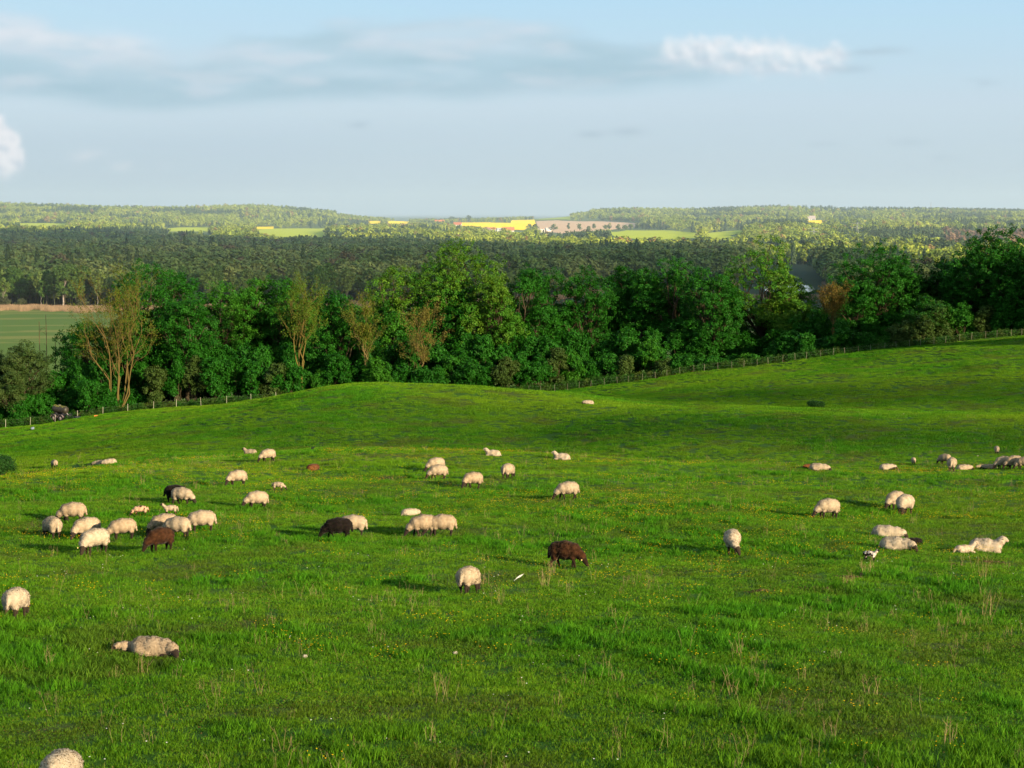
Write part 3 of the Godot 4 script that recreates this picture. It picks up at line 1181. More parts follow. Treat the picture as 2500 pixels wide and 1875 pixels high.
# ---------------------------------------------------------------- far country: woods, hedges, village
func make_far_country() -> void:
	var r := RandomNumberGenerator.new()
	r.seed = 811
	var meshes := []
	for k in 5:
		meshes.append(wood_tree_mesh(500 + k, [18.0, 16.0, 20.0, 17.0, 15.0][k], [11.0, 10.0, 13.0, 12.0, 10.0][k], 2.0, 10, 5, 5, 1.35, Color(0.6, 0.5, 0.4)))
	meshes.append(wood_tree_mesh(520, 20.0, 6.5, 2.0, 15, 10, 1, 1.5, Color(0.6, 0.5, 0.4), true))
	var where := [[], [], [], [], [], []]
	var tints := [PackedColorArray(), PackedColorArray(), PackedColorArray(), PackedColorArray(), PackedColorArray(), PackedColorArray()]
	var d := 1180.0
	while d < 6800.0:
		var step := 9.5 + d * 0.0011
		var u := -0.30
		while u < 0.30:
			u += step / d
			var dd := d + r.randf_range(-0.5, 0.5) * step
			var uu := u + r.randf_range(-0.5, 0.5) * step / d
			var px := 1250.0 + uu * FOCAL
			if dd < straight(wood_far, px) * 0.9 + 25.0:
				continue
			var p := Vector3(uu * dd, 0, -dd)
			p.y = ground_y(p.x, p.z) - 0.3
			var at := to_pixel(p)
			var open := noise_b.get_noise_2d(p.x * 0.0016 + 4.0, p.z * 0.0009)
			var village := exp(-pow((px - 1150.0) / 230.0, 2.0)) * smoothstep(3300.0, 3900.0, dd)
			if open + village * 0.5 > 0.2 and r.randf() < 0.78:
				continue
			var s := r.randf_range(0.72, 1.12)
			if px > 820.0 and px < 1440.0 and dd > 4300.0:
				s *= 0.6
			var k := r.randi_range(0, 4)
			var kind := noise_c.get_noise_2d(p.x * 0.0035, p.z * 0.002) + r.randf_range(-0.25, 0.25)
			var dark := kind > 0.3 or (dd > 6100.0 and px > 1950.0)
			if dark and r.randf() < 0.5:
				k = 5
			if in_field(at.x, at.y, 17.0 * s * FOCAL / dd):
				continue
			where[k].append(Transform3D(Basis(Vector3.UP, r.randf_range(0, TAU)).scaled(Vector3(s, s, s)), p))
			var c := Color(0.22, 0.29, 0.035).lerp(Color(0.33, 0.385, 0.05), clampf(0.5 + 1.2 * noise_a.get_noise_2d(p.x * 0.006, p.z * 0.004) + r.randf_range(-0.14, 0.14), 0.0, 1.0))
			if dark:
				c = Color(0.075, 0.115, 0.045)
			elif r.randf() < 0.05:
				c = Color(0.30, 0.20, 0.07)
			elif px > 2300.0 and dd > 2500.0 and dd < 3100.0:
				c = Color(0.24, 0.16, 0.10)
			var j := r.randf_range(0.87, 1.12)
			tints[k].append(Color(c.r * j, c.g * j, c.b * j))
		d += step * 0.95
	var mass := base("distant_woods", Vector3.ZERO)
	tag(mass, "sunlit yellow-green woods and hedges on the hills beyond the valley", "wood", "", "stuff")
	for k in 6:
		scatter("distant_tree", meshes[k], where[k], tints[k], mass)
	# village: [px, py, width m, roof colour, wall colour, label]
	var red := Color(0.50, 0.17, 0.07)
	var white := Color(0.75, 0.72, 0.66)
	for q in [
			[1073, 548, 26.0, red, white, "long orange-roofed barn above the village in front of the hill trees"],
			[1077, 569, 19.0, Color(0.40, 0.17, 0.12), white, "low reddish-roofed house at the lower edge of the village"],
			[1117, 554, 20.0, red, white, "orange-roofed house at the corner of the big rapeseed field"],
			[1019, 551, 12.0, red, Color(0.7, 0.55, 0.45), "small orange-roofed house on its own west of the barn"],
			[1132, 568, 11.0, red, Color(0.6, 0.45, 0.36), "narrow orange house below the big rapeseed field"],
			[1187, 566, 14.0, Color(0.35, 0.2, 0.16), white, "brown-roofed house under the middle of the rapeseed field"],
			[1203, 565, 12.0, red, white, "small red-roofed house beside the brown-roofed one"],
			[1221, 567, 13.0, Color(0.4, 0.4, 0.4), Color(0.8, 0.8, 0.78), "grey-roofed white house beside the large orange roof"],
			[1241, 569, 24.0, red, white, "large orange-roofed white house below the rapeseed field"],
			[1321, 570, 13.0, Color(0.55, 0.5, 0.45), Color(0.8, 0.78, 0.74), "white gabled house at the foot of the ploughed field"],
			[1338, 566, 12.0, Color(0.5, 0.45, 0.4), Color(0.8, 0.78, 0.74), "small white house beside the ploughed field's trees"],
			[935, 560, 10.0, Color(0.6, 0.55, 0.5), Color(0.8, 0.77, 0.7), "pale house alone among trees west of the village"],
			[1979, 539, 22.0, Color(0.5, 0.4, 0.35), white, "pale farmhouse above the small rapeseed field in the eastern woods"]]:
		house(q)
	# field trees in front of the ploughed land
	for q in [[1388, 561, 15.0, 5.0], [1415, 565, 17.0, 9.0], [1438, 567, 14.0, 8.0], [1450, 561, 13.0, 7.0], [1477, 562, 12.0, 9.0], [1488, 564, 18.0, 9.0], [1510, 564, 13.0, 13.0], [1525, 564, 12.0, 11.0], [1540, 563, 14.0, 12.0], [1556, 562, 15.0, 13.0], [1576, 562, 17.0, 12.0], [1352, 566, 17.0, 17.0], [1292, 563, 15.0, 14.0]]:
		var p := hit(q[0], q[1], 2600.0)
		var t := leafy_tree("field_tree", p, q[2], q[3], 1.0, 700 + int(q[0]), Color(0.10, 0.14, 0.03), Color(0.16, 0.20, 0.04), {"leaf": 1.2, "lobes": 9, "clumps": 8, "leaves": 5})
		tag(t, "lone green tree in the hedge below the ploughed field" if q[0] > 1300 and q[0] < 1500 else "round green tree in the row above the bright green field" if q[0] >= 1500 else "rounded tree between rapeseed and ploughed field", "tree", "field trees round the ploughed land")
	# skyline oaks behind the village
	for q in [[1105, 538, 16.0, 21.0], [1143, 538, 19.0, 24.0], [1122, 538, 12.0, 9.0]]:
		var p := hit(q[0], q[1], 2600.0)
		var t := leafy_tree("skyline_tree", p, q[2], q[3], 2.0, 740 + int(q[0]), Color(0.06, 0.09, 0.03), Color(0.09, 0.12, 0.035), {"leaf": 1.3, "lobes": 10, "clumps": 9, "leaves": 5})
		tag(t, "dark round tree standing up from the skyline behind the barn", "tree", "skyline trees behind the village")
	# power pylons and a mast
	for q in [[2091, 606, 3000.0, 30.0, "grey lattice pylon with wide arms among the eastern woods"], [1985, 606, 2900.0, 24.0, "smaller grey pylon beside the green fields' end"]]:
		var g := Geo.new()
		var steel := Color(0.32, 0.33, 0.34)
		var hh: float = q[3]
		var root := base("pylon", stand(q[0], q[2]))
		for sx in [-1.0, 1.0]:
			for sz in [-1.0, 1.0]:
				g.tube(PackedVector3Array([Vector3(sx * 3.0, 0, sz * 3.0), Vector3(sx * 0.9, hh * 0.65, sz * 0.9), Vector3(0, hh, 0)]), PackedFloat32Array([0.25, 0.2, 0.15]), 4, steel)
		put("tower", g.mesh(M.metal), root)
		for y in [0.74, 0.93]:
			var a := Geo.new()
			a.tube(PackedVector3Array([Vector3(-8, hh * y, 0), Vector3(0, hh * y + 1.0, 0), Vector3(8, hh * y, 0)]), PackedFloat32Array([0.14, 0.3, 0.14]), 4, steel)
			put("cross_arm", a.mesh(M.metal), root)
		tag(root, q[4], "pylon")
	var mast := base("radio_mast", stand(2269, 6450.0))
	var mg := Geo.new()
	mg.tube(PackedVector3Array([Vector3(0, 0, 0), Vector3(0, 20, 0), Vector3(0, 38, 0)]), PackedFloat32Array([0.9, 0.8, 0.5]), 5, Color(0.2, 0.2, 0.22))
	put("pole", mg.mesh(M.metal), mast)
	tag(mast, "thin dark radio mast on the eastern skyline", "mast")


func house(q: Array) -> void:
	var p := hit(q[0], q[1], 2600.0)
	var root := base("village_house", p, deg_to_rad(8.0 + 30.0 * noise_a.get_noise_1d(q[0] * 3.7)))
	var w: float = q[2]
	var dp := clampf(w * 0.55, 7.0, 12.0)
	var eave := 5.0 if w < 20.0 else 5.5
	var ridge := eave + dp * 0.55
	var wall := Geo.new()
	wall.box(Vector3(-w / 2, -2, -dp / 2), Vector3(w / 2, eave, dp / 2), q[4])
	for s in [-1.0, 1.0]:
		wall.flat(Vector3(s * w / 2, eave, -dp / 2), Vector3(s * w / 2, eave, dp / 2), Vector3(s * w / 2, ridge, 0), Vector3(s, 0, 0), q[4])
	put("wall", wall.mesh(M.wall), root)
	var roof := Geo.new()
	for s in [-1.0, 1.0]:
		var e := dp / 2 + 0.6
		var lowy := eave - 0.35
		roof.quad(Vector3(-w / 2 - 0.5, lowy, s * e), Vector3(w / 2 + 0.5, lowy, s * e), Vector3(w / 2 + 0.5, ridge + 0.25, 0), Vector3(-w / 2 - 0.5, ridge + 0.25, 0), Vector3(0, 1, s), q[3])
	var rf := put("roof", roof.mesh(M.wall), root)
	var ch := Geo.new()
	ch.box(Vector3(w * 0.18, ridge - 1.0, -0.5), Vector3(w * 0.18 + 1.0, ridge + 1.4, 0.5), Color(0.4, 0.2, 0.14))
	put("chimney", ch.mesh(M.wall), rf)
	if w > 18.0:
		for k in 5:
			var wn := Geo.new()
			var x := lerpf(-w * 0.4, w * 0.4, k / 4.0)
			wn.box(Vector3(x - 0.7, 1.4, dp / 2), Vector3(x + 0.7, 3.4, dp / 2 + 0.06), Color(0.06, 0.07, 0.08))
			put("window", wn.mesh(M.wall), root)
	tag(root, q[5], "house")


# ---------------------------------------------------------------- tree line along the fence
func fence_d(px: float) -> float:
	return lerpf(290.0, 306.0, smoothstep(900.0, 1500.0, px))


func height_for(at: Vector3, px: float, top: float) -> float:
	# how tall something standing there is whose top lies on that line of sight
	var r := ray(px, top)
	var k := at.z / r.z
	return EYE.y + r.y * k - at.y


func landmark(px: float) -> String:
	var best := ""
	var gap := 99999.0
	for q in [[20, "grey-green willows"], [160, "tank trailer"], [288, "bare-limbed yellow tree"], [400, "tall dense dark green tree"], [560, "open-crowned oak"], [660, "flat airy oak"], [735, "slender yellow-green tree"], [828, "dense rounded green tree"], [900, "thin yellowing forked tree"], [960, "lower shoulder tree"], [1030, "thin brown-leaved tree"], [1120, "tallest light green tree"], [1200, "drooping yellow-green tree"], [1290, "hollow-bottomed dark tree"], [1360, "narrow dark green tree"], [1425, "double-topped dark tree"], [1535, "notch-flanked dark tree"], [1645, "big domed dark tree"], [1735, "dark tree sloping to the fence"], [1862, "yellowish-green oak"], [1950, "small yellow-green leaning tree"], [2035, "rusty thin-leaved tree"], [2140, "round deep green tree"], [2245, "shadowy tree in the dark gap"], [2312, "pointed dark tree"], [2375, "dark tree beside the great one"], [2455, "great spreading eastern tree"], [2545, "last tree of the eastern rise"]]:
		if absf(q[0] - px) < gap:
			gap = absf(q[0] - px)
			best = q[1]
	return best


func make_tree_line() -> void:
	var deep := Color(0.008, 0.068, 0.003)
	var mid := Color(0.018, 0.108, 0.005)
	var fresh := Color(0.034, 0.135, 0.007)
	var lime := Color(0.072, 0.152, 0.009)
	var dull := Color(0.035, 0.072, 0.012)
	# [px, crown top, width m, extra distance, crown base fraction, colour a, colour b, lobes, label]
	var list := [
		[382, 646, 12.5, 22, 0.2, deep, mid, 24, "tall dense dark green tree just behind the bare-limbed yellow tree"],
		[215, 800, 8.5, 20, 0.1, deep, mid, 18, "dark green tree filling the space behind the bare-limbed yellow tree's west side"],
		[320, 775, 8.0, 16, 0.08, deep, mid, 18, "dark green tree behind the middle of the bare-limbed yellow tree"],
		[455, 742, 7.5, 14, 0.12, deep, mid, 18, "dark green tree hanging low beside the tall dense one"],
		[545, 705, 9.5, 26, 0.32, mid, fresh, 19, "open-crowned oak with dark limbs and gaps next to the dark green pair"],
		[622, 690, 9.0, 30, 0.34, mid, fresh, 18, "oak with a flat airy crown touching the open-crowned oak"],
		[828, 712, 8.5, 16, 0.06, deep, mid, 22, "dense rounded green tree between two thin yellowing trees"],
		[700, 694, 7.0, 26, 0.25, mid, fresh, 15, "green tree half hidden behind the slender yellow-green tree"],
		[955, 660, 9.5, 34, 0.28, fresh, lime, 18, "lower shoulder tree merging into the tallest light green tree"],
		[1110, 613, 13.0, 34, 0.22, fresh, lime, 30, "tallest light green tree of the line with a broad peaked crown"],
		[1198, 690, 8.0, 24, 0.1, fresh, lime, 18, "drooping yellow-green tree beside the tallest tree"],
		[1285, 664, 8.0, 24, 0.16, deep, mid, 20, "dark green tree with a shadowed hollow under its crown"],
		[1345, 672, 6.5, 28, 0.2, deep, mid, 15, "narrow dark green tree tucked behind the hollow-bottomed one"],
		[1425, 645, 9.0, 26, 0.14, deep, mid, 22, "dark green double-topped tree in the middle of the dense stretch"],
		[1520, 658, 7.0, 30, 0.2, deep, mid, 15, "dark tree with a notch of daylight on either side of its top"],
		[1563, 643, 6.5, 26, 0.16, deep, mid, 15, "upright dark green tree beside the notch-flanked one"],
		[1645, 638, 9.5, 24, 0.12, deep, mid, 24, "big domed dark green tree west of the yellowish oak"],
		[1735, 668, 9.0, 16, 0.05, deep, mid, 22, "dark tree sloping down to the fence beside the yellowish oak"],
		[1862, 621, 12.0, 24, 0.26, fresh, lime, 26, "yellowish-green oak with dark forked limbs showing through"],
		[1950, 745, 7.0, 18, 0.12, mid, lime, 15, "small yellow-green tree leaning against the yellowish oak"],
		[2140, 622, 11.5, 18, 0.18, deep, mid, 26, "round deep green tree beside the rusty thin-leaved tree"],
		[2085, 690, 6.0, 14, 0.1, deep, mid, 15, "lower dark tree at the western foot of the round deep green tree"],
		[2235, 668, 8.0, 22, 0.14, deep, dull, 18, "shadowy tree in the dark gap of the eastern tree line"],
		[2312, 640, 7.0, 20, 0.08, deep, dull, 17, "pointed dark tree beside the great eastern tree"],
		[2375, 632, 8.0, 16, 0.1, deep, mid, 19, "dark tree at the western side of the great eastern tree"],
		[2455, 578, 13.0, 14, 0.14, deep, mid, 30, "great dark spreading tree standing on the eastern rise"],
		[2545, 590, 11.0, 12, 0.12, deep, mid, 22, "dark tree at the end of the eastern rise"],
		[2255, 735, 6.0, 8, 0.1, deep, dull, 14, "low dark tree whose trunk stands in deep shade by the fence"]]
	var k := 0
	for q in list:
		var at := stand(q[0], fence_d(q[0]) + q[3])
		var h := height_for(at, q[0], q[1])
		var t := leafy_tree("hedgerow_tree", at, h * 1.11, q[2] * 1.42, h * q[4] * 0.4, 1000 + k * 7, q[5], q[6], {"lobes": int(q[7] * 1.35), "leaf": 0.14, "clumps": 31, "leaves": 34, "clump": 0.55, "lobe_size": 0.35})
		tag(t, q[8], "tree", "trees of the line along the fence")
		k += 1
	# second row behind, seen through the gaps
	var rr := RandomNumberGenerator.new()
	rr.seed = 61
	var protos := []
	var xx := 420.0
	while xx < 2500.0:
		var at := stand(xx, fence_d(xx) + rr.randf_range(30.0, 48.0))
		var top: float = line_at([[400, 740], [640, 715], [900, 720], [1100, 690], [1300, 695], [1600, 685], [1760, 700], [1850, 730], [1900, 760], [1960, 770], [2060, 745], [2200, 700], [2500, 650]], xx) + rr.randf_range(-12, 25)
		var hh := height_for(at, xx, top)
		var pr := rr.randi_range(0, 3)
		var t: Node3D
		if protos.size() < 4:
			pr = protos.size()
			t = leafy_tree("back_row_tree", at, 15.0, 11.0, 1.0, 1700 + pr, deep, mid if pr % 2 == 0 else fresh, {"lobes": 28, "leaf": 0.16, "clumps": 30, "leaves": 32, "clump": 0.6})
			protos.append(t)
		else:
			t = protos[pr].duplicate()
			t.name = numbered("back_row_tree")
			add_child(t)
			t.position = at
		t.scale = Vector3.ONE * hh / 15.0
		t.rotation.y = rr.randf_range(0, TAU)
		tag(t, "green tree of the second row behind the " + landmark(xx), "tree", "second row of trees behind the line")
		xx += rr.randf_range(62, 105)
	# trees out of view past the eastern end of the fence, placed to shade the eastern slope
	for q in [[80, -284, 15.0], [90, -272, 15.5], [98, -292, 17.0], [101, -262, 15.0], [112, -250, 15.0], [124, -241, 16.0], [109, -281, 17.0], [122, -268, 17.0], [137, -256, 17.0], [138, -232, 15.0], [150, -244, 17.0]]:
		var at := Vector3(q[0], ground_y(q[0], q[1]), q[1])
		var t := leafy_tree("hedgerow_tree", at, q[2], 10.0, 2.0, 1400 + k, deep, mid, {"lobes": 16, "clumps": 22, "leaf": 0.34, "leaves": 12})
		tag(t, "dark tree of the unseen eastern wood past the fence, shading the slope", "tree", "unseen trees shading the eastern slope")
		k += 1
	# thin, yellowing trees whose limbs show
	var t1 := sparse_tree("thin_tree", stand(288, 297.0), height_for(stand(288, 297.0), 288, 664) * 1.12, 15.0, 8, 51, Color(0.11, 0.085, 0.03), Color(0.11, 0.105, 0.010), Color(0.05, 0.105, 0.009), 9.0)
	tag(t1, "wide bare-limbed yellow tree with many stems fanning from one foot", "tree")
	var t2 := sparse_tree("thin_tree", stand(735, 298.0), height_for(stand(735, 298.0), 735, 682) * 1.08, 7.5, 4, 52, Color(0.13, 0.10, 0.03), Color(0.09, 0.115, 0.009), Color(0.045, 0.125, 0.008), 13.0, 0.22)
	tag(t2, "slender yellow-green tree with twin pale stems", "tree")
	var t3 := sparse_tree("thin_tree", stand(893, 301.0), height_for(stand(893, 301.0), 900, 724) * 1.08, 3.4, 3, 53, Color(0.16, 0.12, 0.05), Color(0.115, 0.11, 0.012), Color(0.062, 0.115, 0.010), 12.0, 0.12)
	tag(t3, "thin yellowing tree with a pale forked stem", "tree")
	var t4 := sparse_tree("thin_tree", stand(1030, 298.0), height_for(stand(1030, 298.0), 1030, 738) * 1.08, 3.6, 3, 54, Color(0.14, 0.10, 0.04), Color(0.135, 0.105, 0.022), Color(0.10, 0.105, 0.018), 11.0, 0.03)
	tag(t4, "thin brown-leaved tree in front of the tallest light green tree", "tree")
	var t5 := sparse_tree("thin_tree", stand(2035, 314.0), height_for(stand(2035, 314.0), 2030, 683), 5.5, 6, 55, Color(0.12, 0.08, 0.03), Color(0.125, 0.078, 0.014), Color(0.09, 0.08, 0.013), 10.0, 0.25)
	tag(t5, "rusty orange thin-leaved tree between oak and round deep green tree", "tree")
	# dead poles above the willows
	for q in [[96, 785, 322], [109, 768, 324], [132, 836, 320]]:
		var at := stand(q[0], q[2])
		var h := height_for(at, q[0], q[1])
		var root := base("dead_pole_tree", at)
		var g := Geo.new()
		var r := RandomNumberGenerator.new()
		r.seed = int(q[0])
		limb(g, r, Vector3(0, -0.3, 0), Vector3(r.randf_range(-0.3, 0.3), h, 0), 0.09, 0.04, Color(0.15, 0.10, 0.06), 5, 0.01)
		for s in 7:
			var y := h * r.randf_range(0.4, 0.95)
			limb(g, r, Vector3(0, y, 0), Vector3(r.randf_range(-0.7, 0.7), y + 0.3, r.randf_range(-0.4, 0.4)), 0.04, 0.015, Color(0.15, 0.10, 0.06), 4, 0.05)
		put("trunk", g.mesh(M.bark), root)
		tag(root, "bare dead pole-like trunk rising above the grey-green willow", "tree", "dead poles above the willow")
	# willow at the western end
	for q in [[62, 832, 300, 8.5, "grey-green willow at the western end of the fence"], [-20, 842, 304, 7.5, "grey-green willow cut by the western edge beside the other willow"], [20, 905, 296, 5.0, "low willow in front of the grey-green willows"]]:
		var at := stand(q[0], q[2])
		var h := height_for(at, q[0], q[1])
		var t := leafy_tree("willow_tree", at, h, q[3], h * 0.05, 1900 + k, Color(0.028, 0.062, 0.012), Color(0.062, 0.10, 0.024), {"lobes": 22, "leaf": 0.1, "clumps": 36, "leaves": 34, "clump": 0.45, "lobe_size": 0.34})
		tag(t, q[4], "tree", "willows by the water trailer")
		k += 1
	# undergrowth: bushes, each a thing
	var r := RandomNumberGenerator.new()
	r.seed = 3100
	var tops := [[-60, 930], [100, 960], [180, 905], [260, 935], [330, 940], [420, 850], [470, 840], [530, 880], [600, 852], [680, 885], [760, 890], [830, 880], [900, 880], [1000, 890], [1100, 880], [1200, 875], [1260, 862], [1330, 862], [1400, 872], [1480, 855], [1560, 848], [1640, 862], [1720, 858], [1800, 852], [1900, 850], [1990, 818], [2060, 790], [2130, 800], [2200, 800], [2300, 775], [2400, 760], [2520, 745]]
	var x := -50.0
	while x < 2560.0:
		var d := fence_d(x) + r.randf_range(4.5, 10.0)
		if x > 120.0 and x < 185.0:
			d += 5.0
		var at := stand(x, d)
		var top := line_at(tops, x) + r.randf_range(-26.0, 26.0)
		var h := clampf(height_for(at, x, top), 1.6, 7.5)
		var shade := x > 2180.0
		var tone := r.randf()
		var ca := deep if tone < 0.55 else (dull if tone < 0.8 else mid)
		var cb := mid if tone < 0.55 else (Color(0.045, 0.08, 0.014) if tone < 0.8 else fresh)
		var b := bush("hedgerow_bush", at, h, r.randf_range(3.2, 5.2), 5000 + int(x), ca, cb)
		var what := "dense green bush" if tone < 0.55 else ("dull olive bush" if tone < 0.8 else "fresh green bush")
		var where := "under the trees west of the tallest light green tree" if x < 1100.0 else ("under the dark dense stretch of trees" if x < 1800.0 else "under the trees along the eastern slope")
		tag(b, what + " at the foot of the " + landmark(x), "bush", "bushes " + where)
		x += r.randf_range(34.0, 58.0)
	# taller shrubs close behind them
	x = 120.0
	var shrubs := []
	while x < 2540.0:
		var at := stand(x, fence_d(x) + r.randf_range(12.0, 17.0))
		var top := line_at(tops, x) - 45.0 + r.randf_range(-22.0, 22.0)
		var h := clampf(height_for(at, x, top), 2.5, 9.0)
		var b: Node3D
		if shrubs.size() < 5:
			b = bush("tall_shrub", at, 6.0, 5.2, 6100 + shrubs.size(), deep, mid)
			shrubs.append(b)
		else:
			b = shrubs[r.randi_range(0, 4)].duplicate()
			b.name = numbered("tall_shrub")
			add_child(b)
			b.position = at
		b.scale = Vector3(r.randf_range(0.9, 1.2), h / 6.0, r.randf_range(0.9, 1.2))
		b.rotation.y = r.randf_range(0, TAU)
		tag(b, "tall green shrub behind the bushes by the " + landmark(x), "shrub", "tall shrubs behind the bushes")
		x += r.randf_range(40.0, 66.0)
	# lower thicket behind, down the bank
	x = 200.0
	while x < 2100.0:
		var at := stand(x, fence_d(x) + r.randf_range(20.0, 29.0))
		var h := clampf(height_for(at, x, line_at(tops, x) + 20.0), 2.0, 8.0)
		var b: Node3D = shrubs[r.randi_range(0, 4)].duplicate()
		b.name = numbered("bank_shrub")
		add_child(b)
		b.position = at
		b.scale = Vector3(r.randf_range(1.0, 1.35), h / 6.0, r.randf_range(1.0, 1.35))
		b.rotation.y = r.randf_range(0, TAU)
		tag(b, "shady shrub down the bank below the " + landmark(x), "shrub", "shrubs down the bank")
		x += r.randf_range(50.0, 75.0)
	# nettles and brambles along the fence
	var nettle := Geo.new()
	for i in 150:
		var w := r.randf_range(0, TAU)
		var s := 0.75 * sqrt(r.randf())
		nettle.blade(Vector3(cos(w) * s, r.randf_range(0.05, 0.95) * (1.15 - s), sin(w) * s), (any_dir(r) + Vector3.UP * 0.5).normalized(), any_dir(r), 0.10, 0.06, hue(r, Color(0.75, 0.8, 0.7), Color(1.2, 1.15, 1.1)))
	var strip := base("fence_undergrowth", Vector3.ZERO)
	tag(strip, "knee-high nettles and brambles growing along the fence", "undergrowth", "", "stuff")
	var uw := []
	var ut := PackedColorArray()
	for i in 3400:
		var px := r.randf_range(-60.0, 2560.0)
		var p := stand(px, fence_d(px) + 0.9 + r.randf() * 6.5)
		if px > 112.0 and px < 205.0 and r.randf() < 0.8:
			continue
		uw.append(Transform3D(Basis(Vector3.UP, r.randf_range(0, TAU)).scaled(Vector3(1, r.randf_range(0.6, 1.35), 1)), p))
		var j := r.randf_range(0.75, 1.25)
		var cc := Color(0.018, 0.075, 0.005).lerp(Color(0.06, 0.09, 0.012), clampf(noise_b.get_noise_1d(px * 0.05) + r.randf_range(-0.2, 0.3), 0.0, 1.0))
		ut.append(Color(cc.r * j, cc.g * j, cc.b * j))
	scatter("nettle_clump", nettle.mesh(M.leaf), uw, ut, strip)
	# dead leaves and bare soil under the bushes behind the fence
	var lit := Geo.new()
	for i in 1300:
		var px := r.randf_range(1380.0, 2000.0)
		var p := stand(px, fence_d(px) + 1.0 + r.randf() * 4.5)
		lit.leaf(p + Vector3(0, 0.05 + r.randf() * 0.05, 0), (Vector3.UP + any_dir(r) * 0.6).normalized(), any_dir(r), 0.14, 0.1, hue(r, Color(0.07, 0.042, 0.016), Color(0.12, 0.07, 0.028)))
	var litter := put("leaf_litter", lit.mesh(M.dry))
	tag(litter, "rust-brown dead leaves under the trees behind the fence", "leaves", "", "stuff")
	# dark clumps out on the pasture
	for q in [[8, 1162, 1.5, 2.6, "dark leafy bush at the western end of the near ridge"], [1990, 994, 0.6, 1.9, "small dark juniper-like clump on the top of the eastern mound"]]:
		var p := hit(q[0], q[1])
		var b := bush("pasture_bush", p, q[2], q[3], 5900 + int(q[0]), Color(0.012, 0.055, 0.008), Color(0.022, 0.075, 0.011), 0.1)
		tag(b, q[4], "bush")


func make_fence() -> void:
	for side in 2:
		var root := base("sheep_fence", Vector3.ZERO)
		var px_list := []
		if side == 0:
			var x := -55.0
			while x < 700.0:
				px_list.append(x)
				x += 60.5
		else:
			var x := 1290.0
			while x < 2560.0:
				px_list.append(x)
				x += 31.0
		var r := RandomNumberGenerator.new()
		r.seed = 60 + side
		var tops := PackedVector3Array()
		for px in px_list:
			var p := stand(px + r.randf_range(-3, 3), fence_d(px) + r.randf_range(-0.3, 0.3))
			var g := Geo.new()
			var h := r.randf_range(1.1, 1.25) if side == 0 else r.randf_range(0.95, 1.1)
			var lean := Vector3(r.randf_range(-0.09, 0.09), h, r.randf_range(-0.05, 0.05))
			var c := hue(r, Color(0.42, 0.40, 0.30), Color(0.55, 0.53, 0.42)) if side == 0 else hue(r, Color(0.20, 0.18, 0.13), Color(0.28, 0.25, 0.19))
			g.tube(PackedVector3Array([Vector3(0, -0.2, 0), lean * 0.97, lean]), PackedFloat32Array([0.026, 0.024, 0.018]) if side == 0 else PackedFloat32Array([0.018, 0.017, 0.013]), 6, c, true)
			put("post", g.mesh(M.plain), root, p)
			tops.append(p + lean)
		for k in 2:
			var w := Geo.new()
			for i in tops.size() - 1:
				var a := tops[i] - Vector3(0, 0.12 + 0.4 * k, 0)
				var b := tops[i + 1] - Vector3(0, 0.12 + 0.4 * k, 0)
				w.tube(PackedVector3Array([a, (a + b) / 2.0 - Vector3(0, 0.05, 0), b]), PackedFloat32Array([0.002, 0.002, 0.002]), 3, Color(0.25, 0.25, 0.22))
			put("wire", w.mesh(M.metal), root)
		tag(root, "fence of pale slim posts with strands along the western trees" if side == 0 else "fence of short brown posts with strands along the eastern trees", "fence")


